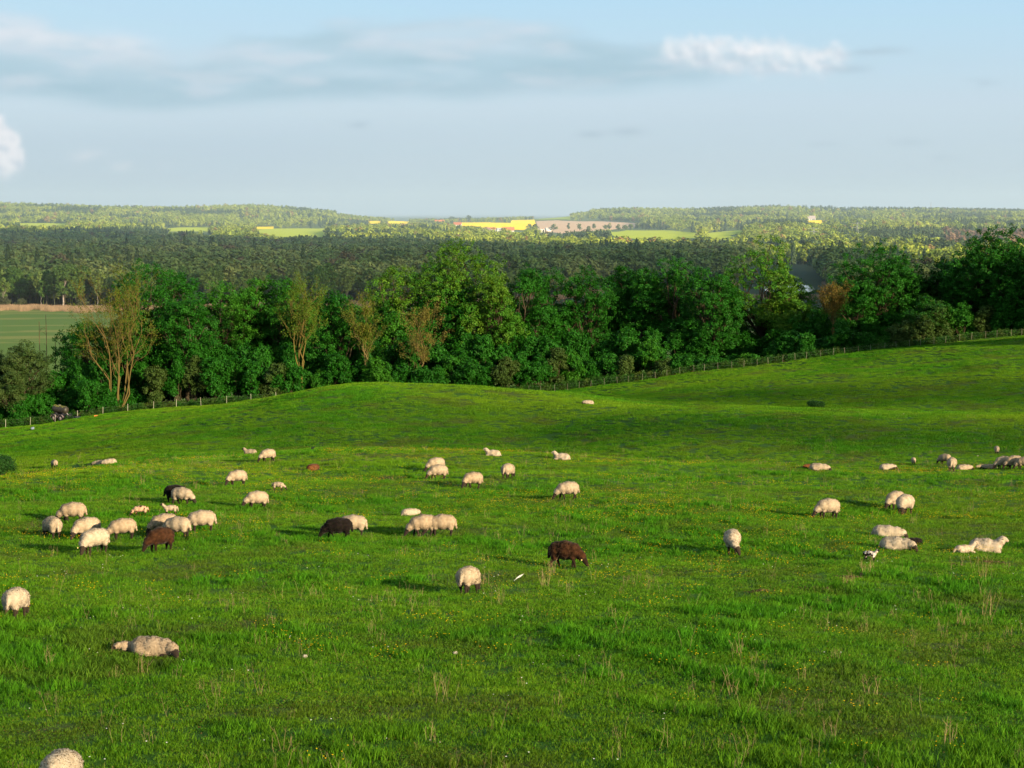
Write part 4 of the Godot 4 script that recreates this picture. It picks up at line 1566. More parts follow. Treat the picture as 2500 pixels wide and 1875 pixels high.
func make_tank_trailer() -> void:
	var p := hit(150, 1027)
	var root := base("water_trailer", p, deg_to_rad(-24.0))
	tag(root, "old tank trailer with a mossy dark barrel parked at the fence", "trailer")
	var dark := Color(0.022, 0.020, 0.024)
	var tank := Geo.new()
	var tf := Transform3D(Basis(Vector3.BACK, -0.10), Vector3(-0.15, 1.62, 0))
	tank.lathe([[-1.28, 0.0], [-1.24, 0.28], [-1.12, 0.46], [-0.9, 0.54], [0.9, 0.54], [1.12, 0.46], [1.24, 0.28], [1.28, 0.0]], tf, 20, Color(0.030, 0.027, 0.018))
	var barrel := put("tank", tank.mesh(M.metal), root)
	var moss := Geo.new()
	var r := RandomNumberGenerator.new()
	r.seed = 9
	for i in 260:
		var a := r.randf_range(-0.8, 0.8)
		var q := tf * Vector3(r.randf_range(-1.05, 0.9), cos(a) * 0.55, sin(a) * 0.55)
		moss.leaf(q, (tf.basis * Vector3(0, cos(a), sin(a)) + any_dir(r) * 0.3).normalized(), any_dir(r), r.randf_range(0.03, 0.08), r.randf_range(0.02, 0.06), hue(r, Color(0.16, 0.17, 0.03), Color(0.26, 0.26, 0.05)))
	put("moss", moss.mesh(M.dry), barrel)
	var hatch := Geo.new()
	hatch.lathe([[0.0, 0.22], [0.1, 0.22], [0.12, 0.2], [0.12, 0.0]], tf * Transform3D(Basis(Vector3.BACK, PI / 2), Vector3(-0.2, 0.52, 0)), 12, Color(0.1, 0.1, 0.06))
	put("hatch", hatch.mesh(M.metal), barrel)
	for x in [-0.7, 0.5]:
		var band := Geo.new()
		band.lathe([[x - 0.04, 0.545], [x - 0.04, 0.56], [x + 0.04, 0.56], [x + 0.04, 0.545]], tf, 20, dark)
		put("band", band.mesh(M.metal), barrel)
	var frame := Geo.new()
	for z in [-0.5, 0.5]:
		frame.box(Vector3(-1.4, 0.86, z - 0.05), Vector3(1.3, 1.0, z + 0.05), dark)
	for x in [-1.35, -0.6, 0.4, 1.2]:
		frame.box(Vector3(x, 0.87, -0.45), Vector3(x + 0.08, 0.99, 0.45), dark)
	for x in [-0.75, 0.5]:
		frame.box(Vector3(x, 1.0, -0.5), Vector3(x + 0.16, 1.2, 0.5), dark)
	put("chassis", frame.mesh(M.metal), root)
	for x in [-0.75, 0.45]:
		for z in [-0.78, 0.78]:
			var tyre := Geo.new()
			var wt := Transform3D(Basis(Vector3.UP, PI / 2), Vector3(x, 0.42, z))
			tyre.lathe([[-0.13, 0.24], [-0.13, 0.38], [-0.09, 0.42], [0.09, 0.42], [0.13, 0.38], [0.13, 0.24]], wt, 18, Color(0.02, 0.02, 0.02))
			var wheel := base("wheel", Vector3.ZERO)
			remove_child(wheel)
			wheel.name = "wheel"
			root.add_child(wheel, true)
			put("tyre", tyre.mesh(M.rubber), wheel)
			var rim := Geo.new()
			rim.lathe([[-0.1, 0.0], [-0.1, 0.24], [0.1, 0.24], [0.1, 0.0]], wt, 14, Color(0.30, 0.24, 0.22))
			put("rim", rim.mesh(M.metal), wheel)
		var axle := Geo.new()
		axle.box(Vector3(x - 0.05, 0.37, -0.66), Vector3(x + 0.05, 0.47, 0.66), dark)
		axle.box(Vector3(x - 0.06, 0.47, -0.5), Vector3(x + 0.06, 0.86, -0.4), dark)
		axle.box(Vector3(x - 0.06, 0.47, 0.4), Vector3(x + 0.06, 0.86, 0.5), dark)
		put("axle", axle.mesh(M.metal), root)
		for z in [-0.78, 0.78]:
			var guard := Geo.new()
			var arc := []
			for i in 9:
				arc.append(deg_to_rad(15.0 + 150.0 * i / 8.0))
			for i in 8:
				var a0: float = arc[i]
				var a1: float = arc[i + 1]
				guard.quad(Vector3(x + cos(a0) * 0.5, 0.42 + sin(a0) * 0.5, z - 0.16), Vector3(x + cos(a1) * 0.5, 0.42 + sin(a1) * 0.5, z - 0.16), Vector3(x + cos(a1) * 0.5, 0.42 + sin(a1) * 0.5, z + 0.16), Vector3(x + cos(a0) * 0.5, 0.42 + sin(a0) * 0.5, z + 0.16), Vector3(cos(a0), sin(a0), 0), Color(0.16, 0.13, 0.14))
			put("mudguard", guard.mesh(M.metal), root)
	var bar := Geo.new()
	for z in [-0.45, 0.45]:
		bar.tube(PackedVector3Array([Vector3(1.25, 0.92, z), Vector3(1.9, 0.6, z * 0.4), Vector3(2.5, 0.22, 0)]), PackedFloat32Array([0.06, 0.05, 0.05]), 6, Color(0.03, 0.035, 0.05), true)
	put("drawbar", bar.mesh(M.metal), root)
	var tap := Geo.new()
	tap.tube(PackedVector3Array([Vector3(1.0, 1.1, 0.1), Vector3(1.25, 1.0, 0.2), Vector3(1.3, 0.5, 0.25)]), PackedFloat32Array([0.05, 0.05, 0.045]), 8, Color(0.45, 0.42, 0.40), true)
	put("outlet_pipe", tap.mesh(M.metal), root)
	# trough beside the drawbar
	var tr := Geo.new()
	var wp := hit(189, 1022)
	tr.lathe([[0.0, 0.42], [0.3, 0.5], [0.3, 0.45], [0.08, 0.36], [0.08, 0.0]], Transform3D(Basis(Vector3.BACK, PI / 2), Vector3.ZERO), 18, Color(0.025, 0.03, 0.04))
	var trough := put("water_trough", tr.mesh(M.plain), null, wp)
	tag(trough, "low dark round water trough beside the tank trailer's drawbar", "trough")


func make_solar_energiser() -> void:
	var p := hit(258, 1011)
	var root := base("solar_fence_energiser", p, deg_to_rad(-12.0))
	tag(root, "blue solar panel of the fence charger on a short pale post", "solar panel")
	var post := Geo.new()
	post.box(Vector3(-0.05, -0.1, -0.05), Vector3(0.05, 0.62, 0.05), Color(0.5, 0.5, 0.36))
	put("post", post.mesh(M.plain), root)
	var box := Geo.new()
	box.box(Vector3(-0.17, 0.3, -0.24), Vector3(0.17, 0.62, -0.06), Color(0.55, 0.57, 0.6))
	put("charger_box", box.mesh(M.plain), root)
	var tf := Transform3D(Basis(Vector3.RIGHT, deg_to_rad(48.0)), Vector3(-0.02, 0.86, 0))
	var frame := Geo.new()
	frame.box(Vector3(-0.4, -0.03, -0.3), Vector3(0.4, 0.0, 0.3), Color(0.75, 0.78, 0.8), tf)
	var fr := put("panel_frame", frame.mesh(M.metal), root)
	for i in 4:
		for j in 2:
			var cell := Geo.new()
			cell.box(Vector3(-0.36 + 0.18 * i, 0.002, -0.27 + 0.27 * j), Vector3(-0.36 + 0.18 * i + 0.172, 0.008, -0.27 + 0.27 * j + 0.262), Color(0.012, 0.035, 0.20), tf)
			put("cell", cell.mesh(M.panel), fr)
	var a := hit(234, 1017)
	var b := hit(259, 1011)
	var g := Geo.new()
	var along := (b - a)
	var len := along.length()
	var plank := base("orange_plank", a, atan2(-along.z, along.x))
	g.box(Vector3(-0.1, 0.06, -0.12), Vector3(len * 0.98, 0.14, 0.12), Color(0.52, 0.16, 0.04), Transform3D(Basis(Vector3.BACK, asin(clampf(along.y / len, -0.9, 0.9))), Vector3.ZERO))
	put("board", g.mesh(M.plain), plank)
	var g2 := Geo.new()
	g2.box(Vector3(-0.16, 0.0, -0.2), Vector3(0.0, 0.2, 0.2), Color(0.5, 0.17, 0.05))
	put("end_block", g2.mesh(M.plain), plank)
	tag(plank, "orange plank lying in the grass by the solar panel", "plank")


func make_small_things() -> void:
	var r := RandomNumberGenerator.new()
	r.seed = 15
	# grey-blue bucket on its side near the fence
	var bp := hit(79, 1049)
	var g := Geo.new()
	g.lathe([[-0.18, 0.0], [-0.18, 0.14], [0.2, 0.19], [0.2, 0.17], [-0.15, 0.12], [-0.15, 0.0]], Transform3D(Basis(Vector3.BACK, 0.1), Vector3(0, 0.17, 0)), 16, Color(0.16, 0.20, 0.26))
	var bucket := put("bucket", g.mesh(M.plain), null, bp, 0.7)
	tag(bucket, "small grey-blue bucket lying in the grass west of the bare soil patch", "bucket")
	# bare soil clods
	for q in [[118, 1047, 2.2, "brown scrape of bare soil between bucket and tank trailer"], [2130, 1405, 0.6, "brown scraped soil by the pied lamb"], [2070, 1412, 0.5, "reddish soil scrape below the dry weeds by the pied lamb"], [1860, 1446, 0.5, "brown soil scrape on its own in the short grass"], [1990, 1440, 0.7, "dark soil scrape beside the dry stalk tuft"], [2330, 1382, 0.5, "dark bare spot below the lying ewe with a lamb"], [2420, 1375, 0.4, "reddish bare spot below the lying ewe's shoulder"]]:
		var p := hit(q[0], q[1])
		var c := Geo.new()
		for i in 110:
			var w := r.randf_range(0, TAU)
			var s: float = q[2] * r.randf() * (0.7 + 0.5 * sin(w * 3.0 + q[0]))
			var o := Vector3(cos(w) * s, 0, sin(w) * s * 0.7)
			o.y = ground_y(p.x + o.x, p.z + o.z) - p.y + 0.02
			var k := r.randf_range(0.04, 0.10)
			var col := hue(r, Color(0.045, 0.032, 0.018), Color(0.085, 0.058, 0.032))
			var top := o + Vector3(r.randf_range(-k, k) * 0.5, k * 0.9, r.randf_range(-k, k) * 0.5)
			var ring := []
			for e in 5:
				var t := TAU * e / 5.0 + r.randf_range(-0.3, 0.3)
				ring.append(o + Vector3(cos(t) * k, -0.03, sin(t) * k))
			for e in 5:
				c.flat(ring[e], ring[(e + 1) % 5], top, ring[e] - o + Vector3.UP * 0.05, col)
		var soil := put("soil_scrape", c.mesh(M.dry), null, p)
		tag(soil, q[3], "soil", "bare soil scrapes in the pasture")
	# white feather, scraps of wool
	var fp := hit(1268, 1420)
	var fg := Geo.new()
	for i in 12:
		var t := i / 11.0
		var w := sin(t * PI * 0.9 + 0.15) * 0.03
		var t2 := (i + 1) / 11.0
		var w2 := sin(minf(t2, 1.0) * PI * 0.9 + 0.15) * 0.03
		if i == 11:
			break
		var a := Vector3(-0.12 + t * 0.26, 0.10 + t * 0.16, 0)
		var b := Vector3(-0.12 + t2 * 0.26, 0.10 + t2 * 0.16, 0)
		var s := Vector3(-0.5, 0.8, 0.3).normalized()
		fg.quad(a - s * w, a + s * w, b + s * w2, b - s * w2, Vector3(0, 0.3, 1), Color(0.6, 0.6, 0.58))
	fg.tube(PackedVector3Array([Vector3(-0.18, 0.04, 0.005), Vector3(0.15, 0.27, 0.005)]), PackedFloat32Array([0.006, 0.004]), 4, Color(0.7, 0.7, 0.66))
	var feather := put("white_feather", fg.mesh(M.plain), null, fp)
	tag(feather, "white feather stuck in the grass near the dark brown ewe", "feather")
	for q in [[1112, 1600, "pale wool scrap in the grass below the rear-on ewe"], [1565, 1563, "pale wool scrap lying in the open short grass"], [745, 1608, "tiny pale scrap east of the lying dark-faced ewe"], [2387, 1115, "pale scrap on the rise above the eastern sheep"], [2206, 1012, "pale stone-like scrap on the eastern mound"]]:
		var wp := hit(q[0], q[1])
		var wg := Geo.new()
		for i in 90:
			var o := any_dir(r) * Vector3(0.055, 0.03, 0.045)
			wg.leaf(o + Vector3(0, 0.06, 0), (o.normalized() + any_dir(r) * 0.4).normalized(), any_dir(r), 0.035, 0.02, hue(r, Color(0.42, 0.36, 0.29), Color(0.52, 0.47, 0.40)))
		var scrap := put("wool_scrap", wg.mesh(M.wool), null, wp)
		tag(scrap, q[2], "wool", "scraps of wool in the pasture")
	# dark bird on the ridge
	var kp := hit(762, 1101)
	var bird := Geo.new()
	bird.lathe([[-0.16, 0.0], [-0.10, 0.045], [0.0, 0.075], [0.09, 0.06], [0.14, 0.045], [0.18, 0.05], [0.22, 0.03], [0.23, 0.0]], Transform3D(Basis(Vector3.BACK, 0.5), Vector3(0, 0.2, 0)), 10, Color(0.015, 0.015, 0.018))
	bird.tube(PackedVector3Array([Vector3(0.19, 0.31, 0), Vector3(0.27, 0.31, 0)]), PackedFloat32Array([0.015, 0.003]), 5, Color(0.02, 0.02, 0.02))
	bird.quad(Vector3(-0.1, 0.17, -0.03), Vector3(-0.1, 0.17, 0.03), Vector3(-0.3, 0.08, 0.04), Vector3(-0.3, 0.08, -0.04), Vector3.UP, Color(0.015, 0.015, 0.018))
	for z in [-0.03, 0.03]:
		bird.tube(PackedVector3Array([Vector3(0, 0.16, z), Vector3(0.01, 0.0, z)]), PackedFloat32Array([0.008, 0.006]), 4, Color(0.03, 0.03, 0.03))
	var crow := put("crow", bird.mesh(M.plain), null, kp, 0.4)
	tag(crow, "small dark bird standing on the near ridge above the reddish ewe", "bird")


# ---------------------------------------------------------------- sheep
# bones: [a, b, radius a, radius b, cloth]  cloth 0 = wool, 1 = face and legs
func pose_bones(pose: String) -> Array:
	var out := []
	var lamb := pose.begins_with("lamb")
	var lying := pose.contains("lie")
	var fat := 0.72 if lamb else 1.0
	if not lying:
		var y := 0.66
		out.append([Vector3(-0.34, y, 0), Vector3(-0.04, y - 0.01, 0), 0.285 * fat, 0.31 * fat, 0])
		out.append([Vector3(-0.04, y - 0.01, 0), Vector3(0.26, y - 0.02, 0), 0.31 * fat, 0.26 * fat, 0])
		for s in [-1.0, 1.0]:
			out.append([Vector3(-0.38, y - 0.06, 0.10 * s), Vector3(-0.40, 0.42, 0.13 * s), 0.20 * fat, 0.12 * fat, 0])
			out.append([Vector3(0.25, y - 0.08, 0.08 * s), Vector3(0.25, 0.42, 0.12 * s), 0.18 * fat, 0.09 * fat, 0])
		var step := 0.0
		if pose.contains("walk"):
			step = 0.11
		for s in [-1.0, 1.0]:
			var f: float = s * step
			out.append([Vector3(0.25, 0.42, 0.12 * s), Vector3(0.26 + f * 0.6, 0.22, 0.125 * s), 0.075, 0.046, 1])
			out.append([Vector3(0.26 + f * 0.6, 0.22, 0.125 * s), Vector3(0.25 + f, 0.03, 0.125 * s), 0.042, 0.036, 1])
			out.append([Vector3(-0.40, 0.42, 0.13 * s), Vector3(-0.45 - f * 0.6, 0.26, 0.135 * s), 0.095, 0.052, 1])
			out.append([Vector3(-0.45 - f * 0.6, 0.26, 0.135 * s), Vector3(-0.41 - f, 0.03, 0.135 * s), 0.045, 0.038, 1])
		out.append([Vector3(-0.60, y + 0.06, 0), Vector3(-0.66, 0.42, 0), 0.06, 0.045, 0])
	else:
		var y := 0.22
		out.append([Vector3(-0.38, y, 0), Vector3(-0.02, y + 0.01, 0), 0.275 * fat, 0.285 * fat, 0])
		out.append([Vector3(-0.02, y + 0.01, 0), Vector3(0.30, y + 0.02, 0), 0.285 * fat, 0.24 * fat, 0])
		for s in [-1.0, 1.0]:
			out.append([Vector3(-0.36, 0.16, 0.22 * s * fat), Vector3(-0.10, 0.10, 0.29 * s * fat), 0.14 * fat, 0.07, 0])
			out.append([Vector3(-0.10, 0.07, 0.29 * s * fat), Vector3(-0.34, 0.05, 0.31 * s * fat), 0.045, 0.036, 1])
			out.append([Vector3(0.30, 0.12, 0.14 * s), Vector3(0.50, 0.07, 0.15 * s), 0.08, 0.045, 1])
			out.append([Vector3(0.50, 0.06, 0.15 * s), Vector3(0.30, 0.045, 0.18 * s), 0.04, 0.035, 1])
		out.append([Vector3(-0.60, y, 0), Vector3(-0.70, 0.08, 0.03), 0.06, 0.04, 0])
	# neck and head
	var turn := 0.0
	if pose.contains("left"):
		turn = -1.0
	elif pose.contains("right"):
		turn = 1.0
	var n0: Vector3
	var n1: Vector3
	var n2: Vector3
	var n3: Vector3
	if pose.contains("graze"):
		n0 = Vector3(0.30, 0.62, 0)
		n1 = Vector3(0.52, 0.48, 0.10 * turn)
		n2 = Vector3(0.62, 0.38, 0.20 * turn)
		n3 = Vector3(0.76, 0.14, 0.29 * turn)
	elif pose.contains("up"):
		var b := 0.26 if lying else 0.66
		n0 = Vector3(0.32, b + 0.02, 0)
		n1 = Vector3(0.50, b + 0.22, 0.03 * turn)
		n2 = Vector3(0.58, b + 0.33, 0.06 * turn)
		n3 = Vector3(0.74, b + 0.25, 0.2 * turn)
	else:
		n0 = Vector3(0.32, 0.30, 0)
		n1 = Vector3(0.56, 0.28, 0.10 * turn)
		n2 = Vector3(0.68, 0.24, 0.18 * turn)
		n3 = Vector3(0.80, 0.10, 0.30 * turn)
	var w := 0.8 if lamb else 1.0
	out.append([n0, n1, 0.20 * fat, 0.145 * fat, 0])
	out.append([n1, n1.lerp(n2, 0.75), 0.145 * fat, 0.112 * w, 0])
	out.append([n1.lerp(n2, 0.8), n2.lerp(n3, 0.45), 0.105 * w, 0.086 * w, 1])
	out.append([n2.lerp(n3, 0.45), n3, 0.084 * w, 0.056 * w, 1])
	var ax := (n3 - n2).normalized()
	var across := ax.cross(Vector3.UP).normalized()
	if across.length() < 0.5:
		across = Vector3.BACK
	for s in [-1.0, 1.0]:
		var e: Vector3 = n2.lerp(n3, 0.12) + across * 0.075 * s
		out.append([e, e + across * 0.12 * s - ax * 0.015 + Vector3(0, -0.02, 0), 0.028, 0.014, 1])
	return out


func smooth_min(a: float, b: float, k: float) -> float:
	var h := maxf(k - absf(a - b), 0.0) / k
	return minf(a, b) - h * h * k * 0.25


var skins := {}


func skin(pose: String) -> Dictionary:
	# surface nets over the blended distance to the bones
	if skins.has(pose):
		return skins[pose]
	var bones := pose_bones(pose)
	var cell := 0.027
	var pad := 0.09
	var lo := Vector3.ONE * 9.0
	var hi := -lo
	for b in bones:
		var r := Vector3.ONE * (maxf(b[2], b[3]) + pad)
		lo = lo.min(b[0] - r).min(b[1] - r)
		hi = hi.max(b[0] + r).max(b[1] + r)
	var nx := int((hi.x - lo.x) / cell) + 2
	var ny := int((hi.y - lo.y) / cell) + 2
	var nz := int((hi.z - lo.z) / cell) + 2
	var field := PackedFloat32Array()
	field.resize(nx * ny * nz)
	field.fill(1.0)
	for b in bones:
		var a: Vector3 = b[0]
		var e: Vector3 = b[1]
		var ra: float = b[2]
		var rb: float = b[3]
		var ab := e - a
		var ll := maxf(ab.length_squared(), 0.000001)
		var m := maxf(ra, rb) + pad
		var i0 := maxi(0, int((minf(a.x, e.x) - m - lo.x) / cell))
		var i1 := mini(nx - 1, int((maxf(a.x, e.x) + m - lo.x) / cell) + 1)
		var j0 := maxi(0, int((minf(a.y, e.y) - m - lo.y) / cell))
		var j1 := mini(ny - 1, int((maxf(a.y, e.y) + m - lo.y) / cell) + 1)
		var k0 := maxi(0, int((minf(a.z, e.z) - m - lo.z) / cell))
		var k1 := mini(nz - 1, int((maxf(a.z, e.z) + m - lo.z) / cell) + 1)
		var blend := 0.07 if b[4] == 0 else 0.03
		for i in range(i0, i1 + 1):
			for j in range(j0, j1 + 1):
				for k in range(k0, k1 + 1):
					var p := lo + Vector3(i, j, k) * cell
					var t := clampf((p - a).dot(ab) / ll, 0.0, 1.0)
					var d := (p - a - ab * t).length() - lerpf(ra, rb, t)
					var at := (i * ny + j) * nz + k
					field[at] = smooth_min(field[at], d, blend)
	var index := {}
	var v := PackedVector3Array()
	var cloth := PackedByteArray()
	for i in nx - 1:
		for j in ny - 1:
			for k in nz - 1:
				var at := (i * ny + j) * nz + k
				var inside := 0
				var corner := [field[at], field[at + ny * nz], field[at + nz], field[at + ny * nz + nz], field[at + 1], field[at + ny * nz + 1], field[at + nz + 1], field[at + ny * nz + nz + 1]]
				for q in 8:
					if corner[q] < 0.0:
						inside += 1
				if inside == 0 or inside == 8:
					continue
				var sum := Vector3.ZERO
				var n := 0
				for q in 8:
					for ax in 3:
						var o := q ^ (1 << ax)
						if o > q and (corner[q] < 0.0) != (corner[o] < 0.0):
							var t: float = corner[q] / (corner[q] - corner[o])
							var pq := Vector3(q & 1, (q >> 1) & 1, (q >> 2) & 1)
							var po := Vector3(o & 1, (o >> 1) & 1, (o >> 2) & 1)
							sum += pq.lerp(po, t)
							n += 1
				index[at] = v.size()
				var p := lo + (Vector3(i, j, k) + sum / n) * cell
				v.append(p)
				var best := 9.0
				var what := 0
				for b in bones:
					var ab: Vector3 = b[1] - b[0]
					var t := clampf((p - b[0]).dot(ab) / maxf(ab.length_squared(), 0.000001), 0.0, 1.0)
					var d: float = (p - b[0] - ab * t).length() - lerpf(b[2], b[3], t)
					if b[4] == 1 and b[0].x < 0.5 and p.y > (0.14 if pose.contains("lie") else 0.37) and d > -0.02 and b[0].y < 0.5:
						d += 0.2
					if d < best:
						best = d
						what = b[4]
				cloth.append(what)
	var idx := PackedInt32Array()
	var sx := ny * nz
	for i in range(1, nx - 1):
		for j in range(1, ny - 1):
			for k in range(1, nz - 1):
				var at := (i * ny + j) * nz + k
				var f0 := field[at] < 0.0
				var quads := []
				if f0 != (field[at + sx] < 0.0):
					quads.append([at, at - nz, at - nz - 1, at - 1, f0])
				if f0 != (field[at + nz] < 0.0):
					quads.append([at, at - 1, at - sx - 1, at - sx, f0])
				if f0 != (field[at + 1] < 0.0):
					quads.append([at, at - sx, at - sx - nz, at - nz, f0])
				for q in quads:
					if index.has(q[0]) and index.has(q[1]) and index.has(q[2]) and index.has(q[3]):
						var a: int = index[q[0]]
						var b: int = index[q[1]]
						var c: int = index[q[2]]
						var d: int = index[q[3]]
						if q[4]:
							idx.append_array([a, b, c, a, c, d])
						else:
							idx.append_array([a, c, b, a, d, c])
	var n := PackedVector3Array()
	n.resize(v.size())
	# make the winding clockwise seen from outside
	var vote := 0.0
	for t in range(0, idx.size(), 3):
		var f := (v[idx[t + 2]] - v[idx[t]]).cross(v[idx[t + 1]] - v[idx[t]])
		n[idx[t]] += f
		n[idx[t + 1]] += f
		n[idx[t + 2]] += f
		vote += f.dot(v[idx[t]] - Vector3(0, 0.5, 0))
	if vote < 0.0:
		for t in range(0, idx.size(), 3):
			var s := idx[t + 1]
			idx[t + 1] = idx[t + 2]
			idx[t + 2] = s
		for i in n.size():
			n[i] = -n[i]
	for i in n.size():
		n[i] = n[i].normalized()
	for i in v.size():
		if cloth[i] == 0:
			var q := v[i]
			v[i] += n[i] * (0.016 * noise_a.get_noise_3d(q.x * 9.0, q.y * 9.0, q.z * 9.0) + 0.010 * noise_b.get_noise_3d(q.x * 22.0, q.y * 7.0, q.z * 22.0))
	skins[pose] = {"v": v, "n": n, "cloth": cloth, "idx": idx}
	return skins[pose]


# coat: [wool, wool second tone, face and legs]
var coats := {
	"cream": [Color(0.345, 0.272, 0.187), Color(0.42, 0.342, 0.247), Color(0.030, 0.021, 0.016)],
	"pale": [Color(0.38, 0.312, 0.227), Color(0.445, 0.377, 0.283), Color(0.035, 0.024, 0.018)],
	"tan": [Color(0.32, 0.24, 0.157), Color(0.39, 0.305, 0.21), Color(0.030, 0.021, 0.016)],
	"brown": [Color(0.034, 0.016, 0.009), Color(0.060, 0.028, 0.015), Color(0.020, 0.012, 0.009)],
	"rust": [Color(0.105, 0.040, 0.017), Color(0.15, 0.062, 0.028), Color(0.03, 0.018, 0.012)],
	"black": [Color(0.010, 0.008, 0.0075), Color(0.017, 0.0135, 0.012), Color(0.010, 0.008, 0.007)],
	"white_face": [Color(0.40, 0.325, 0.24), Color(0.47, 0.395, 0.305), Color(0.36, 0.285, 0.21)],
	"pied": [Color(0.62, 0.52, 0.44), Color(0.70, 0.62, 0.54), Color(0.016, 0.012, 0.012)],
	"mottled": [Color(0.42, 0.27, 0.17), Color(0.50, 0.34, 0.23), Color(0.035, 0.02, 0.014)]}
var sheep_meshes := {}


func sheep_mesh(pose: String, coat: String) -> Array:
	var key := pose + coat
	if sheep_meshes.has(key):
		return sheep_meshes[key]
	var s := skin(pose)
	var v: PackedVector3Array = s.v
	var n: PackedVector3Array = s.n
	var tone: Array = coats[coat]
	var c := PackedColorArray()
	c.resize(v.size())
	for i in v.size():
		var p := v[i]
		var k: float = clampf(0.5 + 0.9 * noise_c.get_noise_3d(p.x * 6.0, p.y * 6.0, p.z * 6.0), 0.0, 1.0)
		var w: Color = tone[0].lerp(tone[1], k)
		if coat == "pied" and noise_b.get_noise_3d(p.x * 4.0, p.y * 3.0, p.z * 2.0) > 0.22:
			w = tone[2]
		if coat == "mottled" and noise_b.get_noise_3d(p.x * 4.0, p.y * 4.0, p.z * 4.0) > 0.3:
			w = Color(0.06, 0.035, 0.02)
		c[i] = tone[2] if s.cloth[i] == 1 else w
	var arr := []
	arr.resize(Mesh.ARRAY_MAX)
	arr[Mesh.ARRAY_VERTEX] = v
	arr[Mesh.ARRAY_NORMAL] = n
	arr[Mesh.ARRAY_COLOR] = c
	arr[Mesh.ARRAY_INDEX] = s.idx
	var me := ArrayMesh.new()
	me.add_surface_from_arrays(Mesh.PRIMITIVE_TRIANGLES, arr)
	me.surface_set_material(0, M.wool)
	# fleece: short locks over the wool
	var r := RandomNumberGenerator.new()
	r.seed = hash(key)
	var g := Geo.new()
	for i in v.size():
		if s.cloth[i] == 1:
			continue
		for q in 3:
			var side := any_dir(r)
			var dir := (n[i] * 0.8 + side * 0.5 + Vector3.DOWN * 0.5).normalized()
			var p := v[i] + side * 0.012 - n[i] * 0.012
			var w := dir.cross(any_dir(r)).normalized() * 0.014
			var j := r.randf_range(0.93, 1.07)
			var col := Color(c[i].r * j, c[i].g * j, c[i].b * j)
			var nn := (n[i] + side * 0.12).normalized()
			g.tri(p - w, p + w, p + dir * r.randf_range(0.016, 0.030), nn, nn, nn, col)
	sheep_meshes[key] = [me, g.mesh(M.wool)]
	return sheep_meshes[key]


func sheep(px: float, py: float, facing: float, pose: String, coat: String, size: float, label: String, group: String, ear_tag := false) -> void:
	var p := hit(px, py)
	size *= 0.93
	var m := sheep_mesh(pose, coat)
	var o := put("lamb" if pose.begins_with("lamb") else "sheep", m[0], null, p)
	o.basis = Basis(Vector3.UP, deg_to_rad(facing)).scaled(Vector3.ONE * size)
	# stand square on the slope
	var f := Vector3(cos(deg_to_rad(facing)), 0, -sin(deg_to_rad(facing)))
	var q := f.cross(Vector3.UP)
	var hf := ground_y(p.x + f.x * 0.35 * size, p.z + f.z * 0.35 * size)
	var hb := ground_y(p.x - f.x * 0.45 * size, p.z - f.z * 0.45 * size)
	var hq := ground_y(p.x + q.x * 0.15 * size, p.z + q.z * 0.15 * size) - ground_y(p.x - q.x * 0.15 * size, p.z - q.z * 0.15 * size)
	var fx := (f * 0.8 * size + Vector3(0, hf - hb, 0)).normalized()
	var qx := (q * 0.3 * size + Vector3(0, hq * 0.3, 0)).normalized()
	var up := qx.cross(fx).normalized()
	o.basis = Basis(fx, up, fx.cross(up)).scaled(Vector3.ONE * size)
	o.position = Vector3(p.x, (hf * 0.45 + hb * 0.35) / 0.8 - 0.015, p.z)
	put("fleece", m[1], o)
	if ear_tag:
		var b := pose_bones(pose)
		var ear: Array = b[b.size() - 1]
		var g := Geo.new()
		g.box(Vector3(-0.016, -0.02, -0.012), Vector3(0.016, 0.02, 0.012), Color(0.85, 0.66, 0.25))
		put("ear_tag", g.mesh(M.plain), o, ear[1] + Vector3(0, 0, 0.01))
	tag(o, label, "lamb" if pose.begins_with("lamb") else "sheep", group)


